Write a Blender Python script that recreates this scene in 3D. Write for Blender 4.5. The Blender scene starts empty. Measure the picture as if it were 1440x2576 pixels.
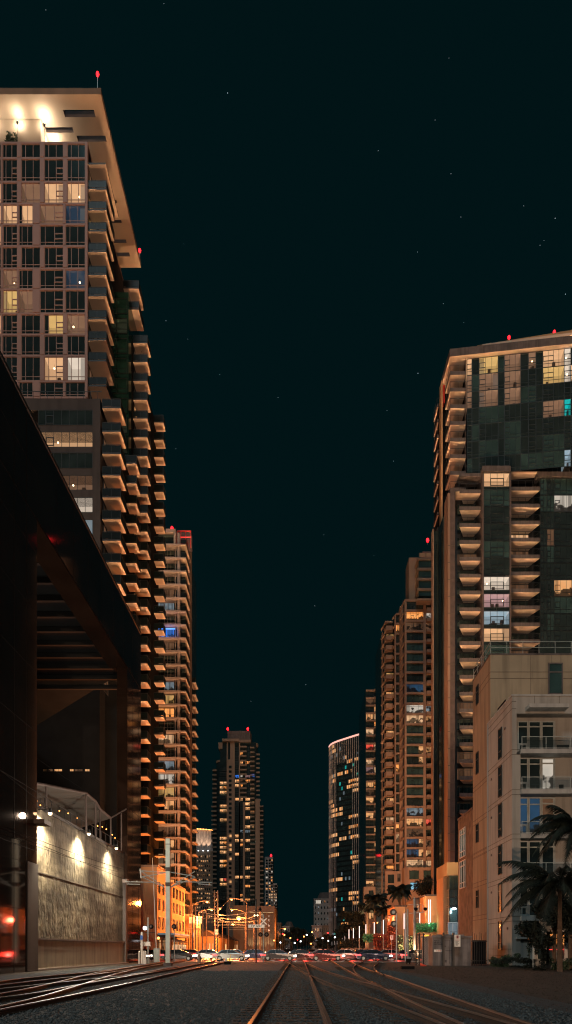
import bpy, math, random
import numpy as np
from mathutils import Vector, Matrix
R = math.radians
rnd = random.Random(7)
S = bpy.context.scene
COL = S.collection

# ---------------------------------------------------------------- camera
F, CX, HY, CZ = 1717.3, 752.5, 2386.0, 1.57      # focal length, vanishing point and eye height
cam = bpy.data.cameras.new("camera")
cam.lens = 24.0; cam.sensor_width = 36.0
cam.shift_x = -32.5 / 2576; cam.shift_y = 1098.0 / 2576
cam.clip_start = 0.1; cam.clip_end = 20000
camo = bpy.data.objects.new("camera", cam); COL.objects.link(camo)
camo.location = (0, 0, CZ); camo.rotation_euler = (R(90), 0, 0)
S.camera = camo

# ---------------------------------------------------------------- world: night sky
SUN_EL, SUN_AZ = 51.0, 9.0      # a very weak warm city glow coming from behind and left of the camera
W = bpy.data.worlds.new("World"); S.world = W; W.use_nodes = True
nt = W.node_tree; nt.nodes.clear()
wo = nt.nodes.new("ShaderNodeOutputWorld")
sky = nt.nodes.new("ShaderNodeTexSky"); sky.sky_type = 'NISHITA'; sky.sun_disc = False
sky.sun_elevation = R(-4); sky.sun_rotation = R(180 + SUN_AZ)
b1 = nt.nodes.new("ShaderNodeBackground"); nt.links.new(sky.outputs[0], b1.inputs[0]); b1.inputs[1].default_value = 0.0015
b2 = nt.nodes.new("ShaderNodeBackground"); b2.inputs[0].default_value = (0.0006, 0.0068, 0.0080, 1); b2.inputs[1].default_value = 1.0
ad = nt.nodes.new("ShaderNodeAddShader")
nt.links.new(b1.outputs[0], ad.inputs[0]); nt.links.new(b2.outputs[0], ad.inputs[1]); nt.links.new(ad.outputs[0], wo.inputs[0])

sl = bpy.data.lights.new("sun", 'SUN'); sl.energy = 0.5; sl.angle = R(10); sl.color = (0.80, 0.97, 1.0)
so = bpy.data.objects.new("sun", sl); COL.objects.link(so)
d = Vector((math.sin(R(SUN_AZ)) * math.cos(R(SUN_EL)), math.cos(R(SUN_AZ)) * math.cos(R(SUN_EL)), -math.sin(R(SUN_EL))))
so.rotation_euler = d.to_track_quat('-Z', 'Y').to_euler()

S.view_settings.view_transform = 'Standard'; S.view_settings.look = 'None'
S.view_settings.exposure = 0.0; S.view_settings.gamma = 1.0
S.render.engine = 'CYCLES'
S.cycles.use_denoising = True; S.cycles.filter_width = 1.15
S.cycles.max_bounces = 5; S.cycles.diffuse_bounces = 2; S.cycles.glossy_bounces = 3; S.cycles.transmission_bounces = 3
S.cycles.sample_clamp_indirect = 2.0
S.cycles.caustics_reflective = False; S.cycles.caustics_refractive = False

# ---------------------------------------------------------------- pixel helpers (photo seen at 1440 wide)
def X(px, Y): return (px - CX) * Y / F
def Z(py, Y): return CZ + (HY - py) * Y / F
def P(px, py, Y): return Vector((X(px, Y), Y, Z(py, Y)))
def G(px, py, z=0.0):
    Y = F * (CZ - z) / (py - HY)
    return Vector((X(px, Y), Y, z))

# ---------------------------------------------------------------- materials
M = {}
def mat(name, col, rough=.7, metal=0., var=.25, scale=.6, bump=0., bscale=8., spec=.5, emit=None, estr=0., stretch=None):
    m = bpy.data.materials.new(name); m.use_nodes = True; n = m.node_tree; p = n.nodes['Principled BSDF']
    p.inputs['Roughness'].default_value = rough; p.inputs['Metallic'].default_value = metal
    p.inputs['Specular IOR Level'].default_value = spec
    tc = n.nodes.new('ShaderNodeTexCoord')
    src = tc.outputs['Object']
    if stretch:
        mp = n.nodes.new('ShaderNodeMapping'); mp.inputs['Scale'].default_value = stretch
        n.links.new(src, mp.inputs[0]); src = mp.outputs[0]
    no = n.nodes.new('ShaderNodeTexNoise'); no.inputs['Scale'].default_value = scale; no.inputs['Detail'].default_value = 6
    n.links.new(src, no.inputs['Vector'])
    mx = n.nodes.new('ShaderNodeMix'); mx.data_type = 'RGBA'
    mx.inputs[6].default_value = tuple(c * (1 - var) for c in col) + (1,)
    mx.inputs[7].default_value = tuple(min(1, c * (1 + var)) for c in col) + (1,)
    cr = n.nodes.new('ShaderNodeMapRange'); cr.inputs[1].default_value = .3; cr.inputs[2].default_value = .7
    n.links.new(no.outputs[0], cr.inputs[0]); n.links.new(cr.outputs[0], mx.inputs[0])
    n.links.new(mx.outputs[2], p.inputs['Base Color'])
    if bump:
        nb = n.nodes.new('ShaderNodeTexNoise'); nb.inputs['Scale'].default_value = bscale; nb.inputs['Detail'].default_value = 4
        bp = n.nodes.new('ShaderNodeBump'); bp.inputs['Strength'].default_value = bump; bp.inputs['Distance'].default_value = .05
        n.links.new(src, nb.inputs['Vector']); n.links.new(nb.outputs[0], bp.inputs['Height']); n.links.new(bp.outputs[0], p.inputs['Normal'])
    if emit:
        p.inputs['Emission Color'].default_value = tuple(emit) + (1,); p.inputs['Emission Strength'].default_value = estr
    M[name] = m
    return m

def lit(name, a, b, s, scale=.8, dark=.12, lo=.38, hi=.55):
    """a lit room seen through its window: furniture and curtains as blotches of two tones"""
    m = bpy.data.materials.new(name); m.use_nodes = True; n = m.node_tree; p = n.nodes['Principled BSDF']
    p.inputs['Base Color'].default_value = (.02, .02, .02, 1); p.inputs['Roughness'].default_value = .15
    tc = n.nodes.new('ShaderNodeTexCoord'); oi = n.nodes.new('ShaderNodeObjectInfo')
    va = n.nodes.new('ShaderNodeVectorMath'); va.operation = 'MULTIPLY_ADD'
    cb = n.nodes.new('ShaderNodeCombineXYZ')
    for k in range(3): n.links.new(oi.outputs['Random'], cb.inputs[k])
    va.inputs[1].default_value = (37, 53, 71)
    n.links.new(cb.outputs[0], va.inputs[0]); n.links.new(tc.outputs['Object'], va.inputs[2])
    no = n.nodes.new('ShaderNodeTexNoise'); no.inputs['Scale'].default_value = scale; no.inputs['Detail'].default_value = 3
    n.links.new(va.outputs[0], no.inputs['Vector'])
    vo = n.nodes.new('ShaderNodeTexVoronoi'); vo.inputs['Scale'].default_value = scale * 1.1; vo.distance = 'CHEBYCHEV'
    n.links.new(va.outputs[0], vo.inputs['Vector'])
    # curtains: broad vertical bands; furniture: dark shapes standing on the floor
    sv = n.nodes.new('ShaderNodeVectorMath'); sv.operation = 'MULTIPLY'; sv.inputs[1].default_value = (1, 1, .02); n.links.new(va.outputs[0], sv.inputs[0])
    nc = n.nodes.new('ShaderNodeTexNoise'); nc.inputs['Scale'].default_value = 1.1; nc.inputs['Detail'].default_value = 1; n.links.new(sv.outputs[0], nc.inputs['Vector'])
    m1 = n.nodes.new('ShaderNodeMapRange'); m1.inputs[1].default_value = .40; m1.inputs[2].default_value = .46; m1.inputs[3].default_value = .45; m1.inputs[4].default_value = 1.0; n.links.new(nc.outputs[0], m1.inputs[0])
    sx_ = n.nodes.new('ShaderNodeSeparateXYZ'); n.links.new(tc.outputs['Object'], sx_.inputs[0])
    hz = n.nodes.new('ShaderNodeMath'); hz.operation = 'MULTIPLY_ADD'; hz.inputs[1].default_value = .16; hz.inputs[2].default_value = .34; n.links.new(sx_.outputs[2], hz.inputs[0])
    df = n.nodes.new('ShaderNodeMath'); df.operation = 'SUBTRACT'; n.links.new(hz.outputs[0], df.inputs[0]); n.links.new(no.outputs[0], df.inputs[1])
    m2 = n.nodes.new('ShaderNodeMapRange'); m2.inputs[1].default_value = -.03; m2.inputs[2].default_value = .02; m2.inputs[3].default_value = dark * .5; m2.inputs[4].default_value = 1.0; n.links.new(df.outputs[0], m2.inputs[0])
    mr = n.nodes.new('ShaderNodeMath'); mr.operation = 'MULTIPLY'; n.links.new(m1.outputs[0], mr.inputs[0]); n.links.new(m2.outputs[0], mr.inputs[1])
    mx = n.nodes.new('ShaderNodeMix'); mx.data_type = 'RGBA'; mx.inputs[6].default_value = tuple(a) + (1,); mx.inputs[7].default_value = tuple(b) + (1,)
    n.links.new(vo.outputs['Distance'], mx.inputs[0])
    ml = n.nodes.new('ShaderNodeMath'); ml.operation = 'MULTIPLY'; ml.inputs[1].default_value = s
    n.links.new(mr.outputs[0], ml.inputs[0])
    n.links.new(mx.outputs[2], p.inputs['Emission Color']); n.links.new(ml.outputs[0], p.inputs['Emission Strength'])
    try: m.cycles.emission_sampling = 'NONE'
    except Exception: pass
    M[name] = m

def glow(name, col, s):
    m = bpy.data.materials.new(name); m.use_nodes = True; n = m.node_tree; p = n.nodes['Principled BSDF']
    p.inputs['Base Color'].default_value = (.1, .1, .1, 1)
    no = n.nodes.new('ShaderNodeTexNoise'); no.inputs['Scale'].default_value = 3.0
    mr = n.nodes.new('ShaderNodeMapRange'); mr.inputs[3].default_value = s * .9; mr.inputs[4].default_value = s * 1.1
    n.links.new(no.outputs[0], mr.inputs[0]); n.links.new(mr.outputs[0], p.inputs['Emission Strength'])
    p.inputs['Emission Color'].default_value = tuple(col) + (1,)
    try: m.cycles.emission_sampling = 'NONE'
    except Exception: pass
    M[name] = m

mat('glass_dark', (.09, .15, .16), .06, metal=.8, var=.35, scale=.35)
mat('glass_car', (.004, .006, .007), .2, var=.2)
mat('glass_teal', (.15, .30, .30), .07, metal=.8, var=.35, scale=.35)
mat('glass_green', (.035, .14, .12), .1, metal=.8, var=.35)
mat('glass_bronze', (.12, .072, .052), .06, metal=.85, var=.3, scale=.25, bump=.02, bscale=.4)
mat('mullion', (.010, .014, .016), .5, var=.2)
mat('rail_glass', (.004, .008, .009), .35, var=.2, spec=.15)
mat('dark_metal', (.012, .015, .017), .5, var=.2)
mat('black', (.008, .009, .010), .9, var=.2, spec=.1)
mat('pink_metal', (.34, .20, .165), .55, var=.06, scale=.3)
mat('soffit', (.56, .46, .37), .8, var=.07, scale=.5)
mat('roof_white', (.36, .30, .235), .8, var=.05, scale=.2)
mat('grey_stucco', (.05, .046, .048), .85, var=.12, scale=.7)
mat('white_conc', (.32, .28, .26), .8, var=.08)
mat('brick_brown', (.20, .14, .11), .85, var=.2, scale=3)
mat('tan', (.25, .18, .13), .85, var=.08, scale=.1)
mat('tan_dim', (.19, .14, .10), .85, var=.08, scale=.1)
mat('peach', (.26, .175, .125), .85, var=.06, scale=.3)
mat('beige', (.33, .325, .30), .9, var=.07, scale=.5, bump=.25, bscale=30)
mat('beige_grey', (.38, .39, .38), .9, var=.07, scale=.5, bump=.25, bscale=30)
mat('ochre', (.29, .25, .18), .9, var=.12, scale=.35, bump=.2, bscale=25)
mat('groove', (.10, .085, .07), .9, var=.1)
mat('stone_brown', (.13, .10, .075), .9, var=.35, scale=1.2, bump=.3, bscale=6)
mat('conc_fascia', (.10, .088, .088), .85, var=.18, scale=1.0)
mat('conc_dark', (.09, .07, .065), .85, var=.2, scale=1.0)
mat('orange_wall', (.50, .30, .15), .85, var=.1, scale=.4)
mat('yellow_wall', (.34, .25, .13), .85, var=.08, scale=.4)
mat('white_paint', (.62, .62, .60), .6, var=.08)
mat('steel_galv', (.32, .37, .37), .45, metal=.3, var=.15, scale=2)
mat('steel_pole', (.42, .52, .50), .5, metal=.2, var=.15, scale=1.5)
mat('rail_top', (.22, .23, .23), .40, metal=1., var=.2, scale=.8)
mat('rail_rust', (.022, .017, .014), .85, metal=.0, var=.4, scale=6, bump=.3, bscale=30)
mat('timber', (.035, .028, .022), .9, var=.4, scale=5, bump=.4, bscale=20)
mat('asphalt', (.05, .048, .047), .38, var=.2, scale=.7, bump=.2, bscale=40)
mat('pave', (.12, .105, .09), .8, var=.2, scale=.8, bump=.15, bscale=20)
mat('paint_line', (.62, .60, .55), .7, var=.15, scale=4)
mat('earth', (.03, .03, .03), .95, var=.35, scale=1.2, bump=.5, bscale=9)
mat('dry_grass', (.034, .028, .023), .95, var=.4, scale=2.5, bump=.6, bscale=14)
mat('plinth', (.22, .19, .145), .85, var=.12, scale=.9, bump=.15, bscale=10)
mat('cabinet', (.19, .175, .175), .8, var=.25, scale=1.3, bump=.2, bscale=9)
mat('leaf', (.030, .060, .030), .6, var=.5, scale=2)
mat('leaf_dark', (.004, .013, .009), .8, var=.5, scale=2)
mat('leaf_green', (.10, .34, .16), .6, var=.5, scale=3)
mat('leaf_red', (.24, .05, .03), .6, var=.5, scale=3)
mat('bark', (.10, .07, .05), .9, var=.3, scale=4, bump=.5)
mat('rubber', (.015, .015, .015), .8, var=.2)
mat('sign_white', (.85, .84, .78), .5, var=.05)
mat('sign_yellow', (.80, .52, .05), .5, var=.06)
mat('sign_blue', (.03, .12, .45), .5, var=.1)
mat('sign_red', (.6, .04, .03), .5, var=.1)
mat('cloth', (.05, .043, .034), .9, var=.15, scale=.8)
mat('red_plastic', (.6, .05, .03), .4, var=.1)
cg = mat('clear_glass', (.05, .07, .07), .05, var=.1); cg.node_tree.nodes['Principled BSDF'].inputs['Alpha'].default_value = .22
mat('beam_dark', (.004, .004, .004), .8, var=.2)
for nm, c in (('car_silver', (.10, .10, .105)), ('car_black', (.010, .010, .012)), ('car_white', (.17, .17, .165)), ('car_red', (.12, .01, .01)), ('car_blue', (.008, .02, .06)), ('car_grey', (.04, .04, .045))):
    mat(nm, c, .25, metal=.4, var=.04, spec=.8)

def streaks(name, lo=.62, sc=2.2):
    """rain streaks and patches that belong to the old plaster"""
    n = M[name].node_tree; p = n.nodes['Principled BSDF']; tc = n.nodes.new('ShaderNodeTexCoord'); mp = n.nodes.new('ShaderNodeMapping'); mp.inputs['Scale'].default_value = (1, 1, .09)
    no = n.nodes.new('ShaderNodeTexNoise'); no.inputs['Scale'].default_value = sc; no.inputs['Detail'].default_value = 6; mr = n.nodes.new('ShaderNodeMapRange')
    mr.inputs[1].default_value = .36; mr.inputs[2].default_value = .54; mr.inputs[3].default_value = lo
    mx = n.nodes.new('ShaderNodeMix'); mx.data_type = 'RGBA'; mx.blend_type = 'MULTIPLY'; mx.inputs[0].default_value = 1.0
    n.links.new(tc.outputs['Object'], mp.inputs[0]); n.links.new(mp.outputs[0], no.inputs['Vector']); n.links.new(no.outputs[0], mr.inputs[0])
    n.links.new(p.inputs['Base Color'].links[0].from_socket, mx.inputs[6]); n.links.new(mr.outputs[0], mx.inputs[7]); n.links.new(mx.outputs[2], p.inputs['Base Color'])
for nm_, lo_, sc_ in (('beige', .78, 1.6), ('beige_grey', .76, 1.6), ('ochre', .70, 1.2), ('plinth', .7, 1.5), ('cabinet', .6, 2.5), ('conc_fascia', .6, 1.5), ('grey_stucco', .7, 1.), ('tan', .8, .4), ('peach', .8, .6)): streaks(nm_, lo_, sc_)

lit('lit_warm', (1.0, .42, .14), (1.0, .56, .26), .80)
lit('lit_dim', (.30, .14, .075), (.42, .22, .11), .30)
lit('lit_bright', (.62, .33, .15), (.85, .52, .30), 1.0, dark=.3)
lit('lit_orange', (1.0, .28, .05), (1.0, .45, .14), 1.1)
lit('lit_white', (.55, .50, .42), (.80, .68, .55), .8)
lit('lit_cool', (.16, .22, .26), (.40, .50, .55), .55)
lit('lit_blue', (.02, .14, .75), (.05, .32, 1.0), .9)
lit('lit_bluedim', (.02, .07, .13), (.03, .10, .20), .6)
lit('lit_red', (1.0, .05, .03), (1.0, .2, .12), .8)
lit('lit_teal', (.0, .5, .45), (.05, .7, .6), .7)
lit('lit_yellow', (.62, .34, .10), (.8, .5, .2), .75)
lit('lit_violet', (.32, .20, .24), (.50, .26, .18), .5)
glow('beacon_red', (1.0, .006, .012), 6.0)
glow('lamp_orange', (1.0, .36, .07), 6.0)
glow('lamp_warm', (1.0, .70, .38), 7.0)
glow('lamp_white', (.85, .92, 1.0), 6.0)
glow('tube_white', (1.0, .80, .72), 1.6)
glow('led_blue', (.05, .25, 1.0), 4.0)
glow('led_red', (1.0, .04, .03), 1.1)
glow('led_pink', (1.0, .45, .36), 1.3)
lit('lit_far', (1.0, .38, .11), (1.0, .60, .30), 1.25, scale=.5, dark=.5)
glow('tail_red', (1.0, .015, .015), 14.0)
glow('head_white', (1.0, .85, .7), 12.0)
glow('star', (.8, .9, 1.0), .8)
glow('screen_blue', (.1, .55, .8), .8)

# ---------------------------------------------------------------- mesh builder
class MB:
    def __init__(s): s.v = []; s.f = []; s.mi = []; s.mats = []; s._m = None
    def mx(s, m):
        m = M[m] if isinstance(m, str) else m
        if m not in s.mats: s.mats.append(m)
        return s.mats.index(m)
    def face(s, pts, m):
        b = len(s.v); s.v += [tuple(p) for p in pts]; s.f.append(tuple(range(b, b + len(pts)))); s.mi.append(s.mx(m)); return s
    def _hex(s, c, m):
        b = len(s.v); s.v += [tuple(p) for p in c]; k = s.mx(m)
        for q in ((0, 3, 2, 1), (4, 5, 6, 7), (0, 1, 5, 4), (1, 2, 6, 5), (2, 3, 7, 6), (3, 0, 4, 7)):
            s.f.append(tuple(b + i for i in q)); s.mi.append(k)
        return s
    def box(s, x0, x1, y0, y1, z0, z1, m):
        if x0 > x1: x0, x1 = x1, x0
        if y0 > y1: y0, y1 = y1, y0
        if z0 > z1: z0, z1 = z1, z0
        return s._hex([(x0, y0, z0), (x1, y0, z0), (x1, y1, z0), (x0, y1, z0), (x0, y0, z1), (x1, y0, z1), (x1, y1, z1), (x0, y1, z1)], m)
    def prism(s, poly, z0, z1, m, mtop=None, mbot=None):
        n = len(poly)
        a = sum(poly[i][0] * poly[(i + 1) % n][1] - poly[(i + 1) % n][0] * poly[i][1] for i in range(n))
        if a < 0: poly = poly[::-1]
        b = len(s.v); s.v += [(x, y, z0) for x, y in poly] + [(x, y, z1) for x, y in poly]
        s.f.append(tuple(b + i for i in reversed(range(n)))); s.mi.append(s.mx(mbot or m))
        s.f.append(tuple(b + n + i for i in range(n))); s.mi.append(s.mx(mtop or m))
        for i in range(n):
            j = (i + 1) % n; s.f.append((b + i, b + j, b + n + j, b + n + i)); s.mi.append(s.mx(m))
        return s
    def xz(s, poly, y0, y1, m, inset=None):
        """profile in the x-z plane swept along y; inset(z) narrows it towards the top"""
        n = len(poly); b = len(s.v); k = s.mx(m); f = inset or (lambda z: 0)
        s.v += [(x, y0 + f(z), z) for x, z in poly] + [(x, y1 - f(z), z) for x, z in poly]
        s.f.append(tuple(b + i for i in range(n))); s.mi.append(k)
        s.f.append(tuple(b + n + i for i in reversed(range(n)))); s.mi.append(k)
        for i in range(n):
            j = (i + 1) % n; s.f.append((b + i, b + n + i, b + n + j, b + j)); s.mi.append(k)
        return s
    def bar(s, p, q, w, h, m):
        p, q = Vector(p), Vector(q); d = (q - p).normalized(); u = Vector((0, 0, 1))
        if abs(d.z) > .98: u = Vector((0, 1, 0))
        a = d.cross(u).normalized() * w / 2; c = a.cross(d).normalized() * h / 2
        return s._hex([p - a - c, p + a - c, q + a - c, q - a - c, p - a + c, p + a + c, q + a + c, q - a + c], m)
    def tube(s, p, q, r, m, n=6, r2=None):
        p, q = Vector(p), Vector(q); r2 = r if r2 is None else r2
        d = (q - p).normalized(); u = Vector((0, 0, 1)) if abs(d.z) < .9 else Vector((1, 0, 0))
        a = d.cross(u).normalized(); c = a.cross(d); b = len(s.v); k = s.mx(m)
        for e, rr in ((p, r), (q, r2)):
            for i in range(n):
                t = 2 * math.pi * i / n; s.v.append(tuple(e + (a * math.cos(t) + c * math.sin(t)) * rr))
        for i in range(n):
            j = (i + 1) % n; s.f.append((b + i, b + j, b + n + j, b + n + i)); s.mi.append(k)
        s.f.append(tuple(b + i for i in reversed(range(n)))); s.mi.append(k)
        s.f.append(tuple(b + n + i for i in range(n))); s.mi.append(k)
        return s
    def path(s, pts, r, m, n=6):
        for a, b in zip(pts[:-1], pts[1:]): s.tube(a, b, r, m, n)
        return s
    def ball(s, c, r, m, n=8, sz=1.0):
        b = len(s.v); k = s.mx(m); h = n // 2
        for i in range(h + 1):
            ph = math.pi * i / h
            for j in range(n):
                t = 2 * math.pi * j / n
                s.v.append((c[0] + r * math.sin(ph) * math.cos(t), c[1] + r * math.sin(ph) * math.sin(t), c[2] + r * sz * math.cos(ph)))
        for i in range(h):
            for j in range(n):
                jj = (j + 1) % n; s.f.append((b + i * n + j, b + (i + 1) * n + j, b + (i + 1) * n + jj, b + i * n + jj)); s.mi.append(k)
        return s
    def add(s, o, loc=(0, 0, 0), rz=0.):
        b = len(s.v); c, sn = math.cos(rz), math.sin(rz)
        s.v += [(x * c - y * sn + loc[0], x * sn + y * c + loc[1], z + loc[2]) for x, y, z in o.v]
        s.f += [tuple(b + i for i in f) for f in o.f]
        mp = [s.mx(m) for m in o.mats]; s.mi += [mp[i] for i in o.mi]
        return s
    def mesh(s, name):
        if s._m is None:
            me = bpy.data.meshes.new(name); me.from_pydata(s.v, [], s.f)
            for m in s.mats: me.materials.append(m)
            if s.mi: me.polygons.foreach_set('material_index', s.mi)
            me.update(); s._m = me
        return s._m

WL = {}                                     # world location of every parent
def tag(o, label=None, cat=None, group=None, kind=None):
    if label: o['label'] = label
    if cat: o['category'] = cat
    if group: o['group'] = group
    if kind: o['kind'] = kind
    return o
def thing(name, label, cat, loc=(0, 0, 0), group=None):
    o = bpy.data.objects.new(name, None); COL.objects.link(o); o.location = loc; o.empty_display_size = .5
    WL[o.name] = Vector(loc); return tag(o, label, cat, group)
def part(name, mb, parent, loc=(0, 0, 0), rz=0., label=None, kind=None, local=False):
    """mesh vertices are given in world coordinates (or round loc); local=True: given in the parent's own frame"""
    o = bpy.data.objects.new(name, mb.mesh(name) if isinstance(mb, MB) else mb); COL.objects.link(o)
    o.parent = parent
    o.location = Vector(loc) if local else Vector(loc) - WL[parent.name]
    o.rotation_euler = (0, 0, rz); WL[o.name] = Vector(loc) if not local else WL[parent.name] + Vector(loc)
    if label: o['label'] = label
    if kind: o['kind'] = kind
    return o
def solo(name, mb, label, cat, loc=(0, 0, 0), rz=0., group=None, kind=None):
    o = bpy.data.objects.new(name, mb.mesh(name) if isinstance(mb, MB) else mb); COL.objects.link(o)
    o.location = loc; o.rotation_euler = (0, 0, rz); WL[o.name] = Vector(loc)
    return tag(o, label, cat, group, kind)
def struct(name, mb):
    o = bpy.data.objects.new(name, mb.mesh(name) if isinstance(mb, MB) else mb); COL.objects.link(o); o['kind'] = 'structure'; return o
def light(kind, loc, watt, col, r=.3, lin=True, parent=None, aim=None, cone=120, blend=.6, name='lamp_light'):
    l = bpy.data.lights.new(name, kind); l.energy = watt; l.color = col; l.shadow_soft_size = r
    if kind == 'SPOT': l.spot_size = R(cone); l.spot_blend = blend
    if lin:
        l.use_nodes = True; n = l.node_tree; e = n.nodes.get('Emission') or n.nodes.new('ShaderNodeEmission')
        fo = n.nodes.new('ShaderNodeLightFalloff'); fo.inputs[0].default_value = 1.0; fo.inputs[1].default_value = 0.0
        n.links.new(fo.outputs[1], e.inputs['Strength'])
    o = bpy.data.objects.new(name, l); COL.objects.link(o)
    if parent is not None: o.parent = parent; o.location = Vector(loc) - WL[parent.name]
    else: o.location = loc
    if aim is not None: o.rotation_euler = Vector(aim).to_track_quat('-Z', 'Y').to_euler()
    return o

class Bld:
    """one building: an Empty, its few big meshes, and counted windows and balconies (the 100 largest as parts)"""
    def __init__(s, name, label, cat, loc, group=None):
        s.root = thing(name, label, cat, loc, group); s.inst = {}
    def part(s, name, mb, label=None): return part(name, mb, s.root, label=label)
    def put(s, name, mb, loc, rz=0., child=None, size=1., label=None):
        px = CX + F * loc[0] / max(1, loc[1])
        sz = size / loc[1] ** 2 * (1 if -60 < px < 1500 else .01)
        s.inst.setdefault(name, []).append((sz, len(s.inst.get(name, [])), mb, tuple(loc), rz, child, label))
    def done(s, most=100):
        for name, L in s.inst.items():
            L.sort(key=lambda t: (-t[0], t[1])); rest = MB(); nr = 0
            for k, (sz, _, mb, loc, rz, child, label) in enumerate(L):
                if k < most:
                    o = part(name, mb, s.root, loc, rz, label)
                    if child: part(child[0], child[1], o, (0, 0, 0), local=True)
                else:
                    rest.add(mb, loc, rz); nr += 1
                    if child: rest.add(child[1], loc, rz)
            if nr: part(name, rest, s.root, kind='stuff')

_wc = {}
def win(w, h, vm=(), hb=(), frame='dark_metal', glass='glass_dark', bar=.07, sash=None, cells=None):
    """window with frame, mullions (vm), transoms (hb), small opening sash (x0,x1,z0,z1 in fractions); cells={column: material}"""
    key = (round(w, 2), round(h, 2), tuple(vm), tuple(hb), frame, glass, bar, sash, tuple(sorted(cells.items())) if cells else None)
    if key in _wc: return _wc[key]
    b = MB(); y0, y1 = -.10, -.03
    xs = [0.] + [v * w for v in vm] + [w]
    for i in range(len(xs) - 1):
        g = (cells or {}).get(i, glass)
        if g is None: continue
        b.face([(xs[i], -.035, 0), (xs[i + 1], -.035, 0), (xs[i + 1], -.035, h), (xs[i], -.035, h)], g)
    b.box(0, bar, y0, y1, 0, h, frame); b.box(w - bar, w, y0, y1, 0, h, frame)
    b.box(bar, w - bar, y0 + .004, y1, 0, bar, frame); b.box(bar, w - bar, y0 + .004, y1, h - bar, h, frame)
    for v in vm: b.box(v * w - bar / 2, v * w + bar / 2, y0 + .008, y1, bar, h - bar, frame)
    for v in hb: b.box(bar, w - bar, y0 + .014, y1, v * h - bar / 2, v * h + bar / 2, frame)
    if sash:
        a0, a1, z0, z1 = sash[0] * w, sash[1] * w, sash[2] * h, sash[3] * h; t = bar * 1.6
        b.box(a0, a1, y0 - .02, y1, z0, z0 + t, frame); b.box(a0, a1, y0 - .02, y1, z1 - t, z1, frame)
        b.box(a0, a0 + t * .7, y0 - .021, y1, z0 + t, z1 - t, frame); b.box(a1 - t * .7, a1, y0 - .021, y1, z0 + t, z1 - t, frame)
    _wc[key] = b; return b
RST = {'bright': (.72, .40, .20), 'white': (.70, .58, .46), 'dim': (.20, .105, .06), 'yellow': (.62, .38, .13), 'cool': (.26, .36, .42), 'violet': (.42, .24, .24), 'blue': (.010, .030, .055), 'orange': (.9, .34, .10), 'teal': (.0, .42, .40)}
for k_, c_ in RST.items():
    glow('room_%s_ceiling' % k_, c_, 1.0); glow('room_%s_wall' % k_, tuple(v * .95 for v in c_), .74); glow('room_%s_side' % k_, c_, .46)  # room light put into the glow: ceiling strongest, back wall less, sides least
_rc = {}
def room(w, h, style, var, d=2.1):
    """a shallow lit room behind an open window: ceiling, back wall, sides, dark furniture, a lamp"""
    key = (round(w, 2), round(h, 2), style, var)
    if key in _rc: return _rc[key]
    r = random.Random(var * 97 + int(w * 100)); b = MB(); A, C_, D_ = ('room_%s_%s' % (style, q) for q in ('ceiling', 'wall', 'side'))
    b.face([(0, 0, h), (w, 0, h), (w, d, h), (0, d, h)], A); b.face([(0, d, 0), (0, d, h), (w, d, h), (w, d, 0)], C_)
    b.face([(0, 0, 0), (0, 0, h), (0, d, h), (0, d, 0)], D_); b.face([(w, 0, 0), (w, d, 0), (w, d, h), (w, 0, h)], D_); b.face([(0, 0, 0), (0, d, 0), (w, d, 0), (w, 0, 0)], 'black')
    if w > 1.0:
        if r.random() < .6: x = r.uniform(.05, .5) * w; b.box(x, x + min(1.4, w * .3), d - .9, d - .3, .0, r.uniform(.5, .9), 'black')
        if r.random() < .5: x = r.uniform(.45, .8) * w; b.box(x, x + .5, d - .6, d - .2, .0, h * r.uniform(.45, .75), 'conc_dark')
        if r.random() < .45: x = r.uniform(.1, .9) * w; b.tube((x, d * .6, h), (x, d * .6, h - .5), .015, 'black', 4); b.ball((x, d * .6, h - .6), .13, 'lamp_warm', 6)
        if r.random() < .35: x0 = r.choice((0, .72)) * w; b.box(x0, x0 + w * .27, .10, .14, 0, h, D_)
        if r.random() < .3: x = r.uniform(.2, .7) * w; b.box(x, x + w * .12, d - .02, d - .01, h * .4, h * .7, 'conc_dark')
    _rc[key] = b; return b
def litwin(B, w, h, style, loc, rz=0., size=1., var=0, **kw):
    kw['glass'] = None
    B.put('window', win(w, h, **kw), loc, rz, child=('room', room(w, h, style, var)), size=size)
_bc = {}
def balc(poly, t=.25, fascia='dark_metal', soffit='soffit', rail='dark_metal', edges=None, glass='rail_glass', h=1.1, up=0., nrail=2):
    """balcony slab (polygon in local x,y) and its railing along the listed edges"""
    key = (tuple(poly), t, fascia, soffit, rail, tuple(edges or ()), glass, h, up, nrail)
    if key in _bc: return _bc[key]
    b = MB(); b.prism(list(poly), 0, t, fascia, mtop=fascia, mbot=soffit)
    r = MB(); n = len(poly)
    for e in (edges if edges is not None else range(n)):
        p, q = Vector(poly[e] + (0,)), Vector(poly[(e + 1) % n] + (0,)); L = (q - p).length
        z0 = t + up; r.bar(p + Vector((0, 0, z0 + h)), q + Vector((0, 0, z0 + h)), .05, .06, rail)
        k = max(1, round(L / 1.5))
        for i in range(k + 1):
            c = p.lerp(q, i / k); r.box(c.x - .025, c.x + .025, c.y - .025, c.y + .025, z0, z0 + h, rail)
        if glass:
            r.bar(p + Vector((0, 0, z0 + h * .5)), q + Vector((0, 0, z0 + h * .5)), .012, h * .86, glass)
    _bc[key] = (b, r); return b, r
def pick(ch):
    x = rnd.random(); a = 0
    for m, pr in ch:
        a += pr
        if x < a: return m
    return None
LITMIX = [('lit_warm', .35), ('lit_bright', .18), ('lit_yellow', .12), ('lit_dim', .2), ('lit_cool', .06), ('lit_orange', .09)]
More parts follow.
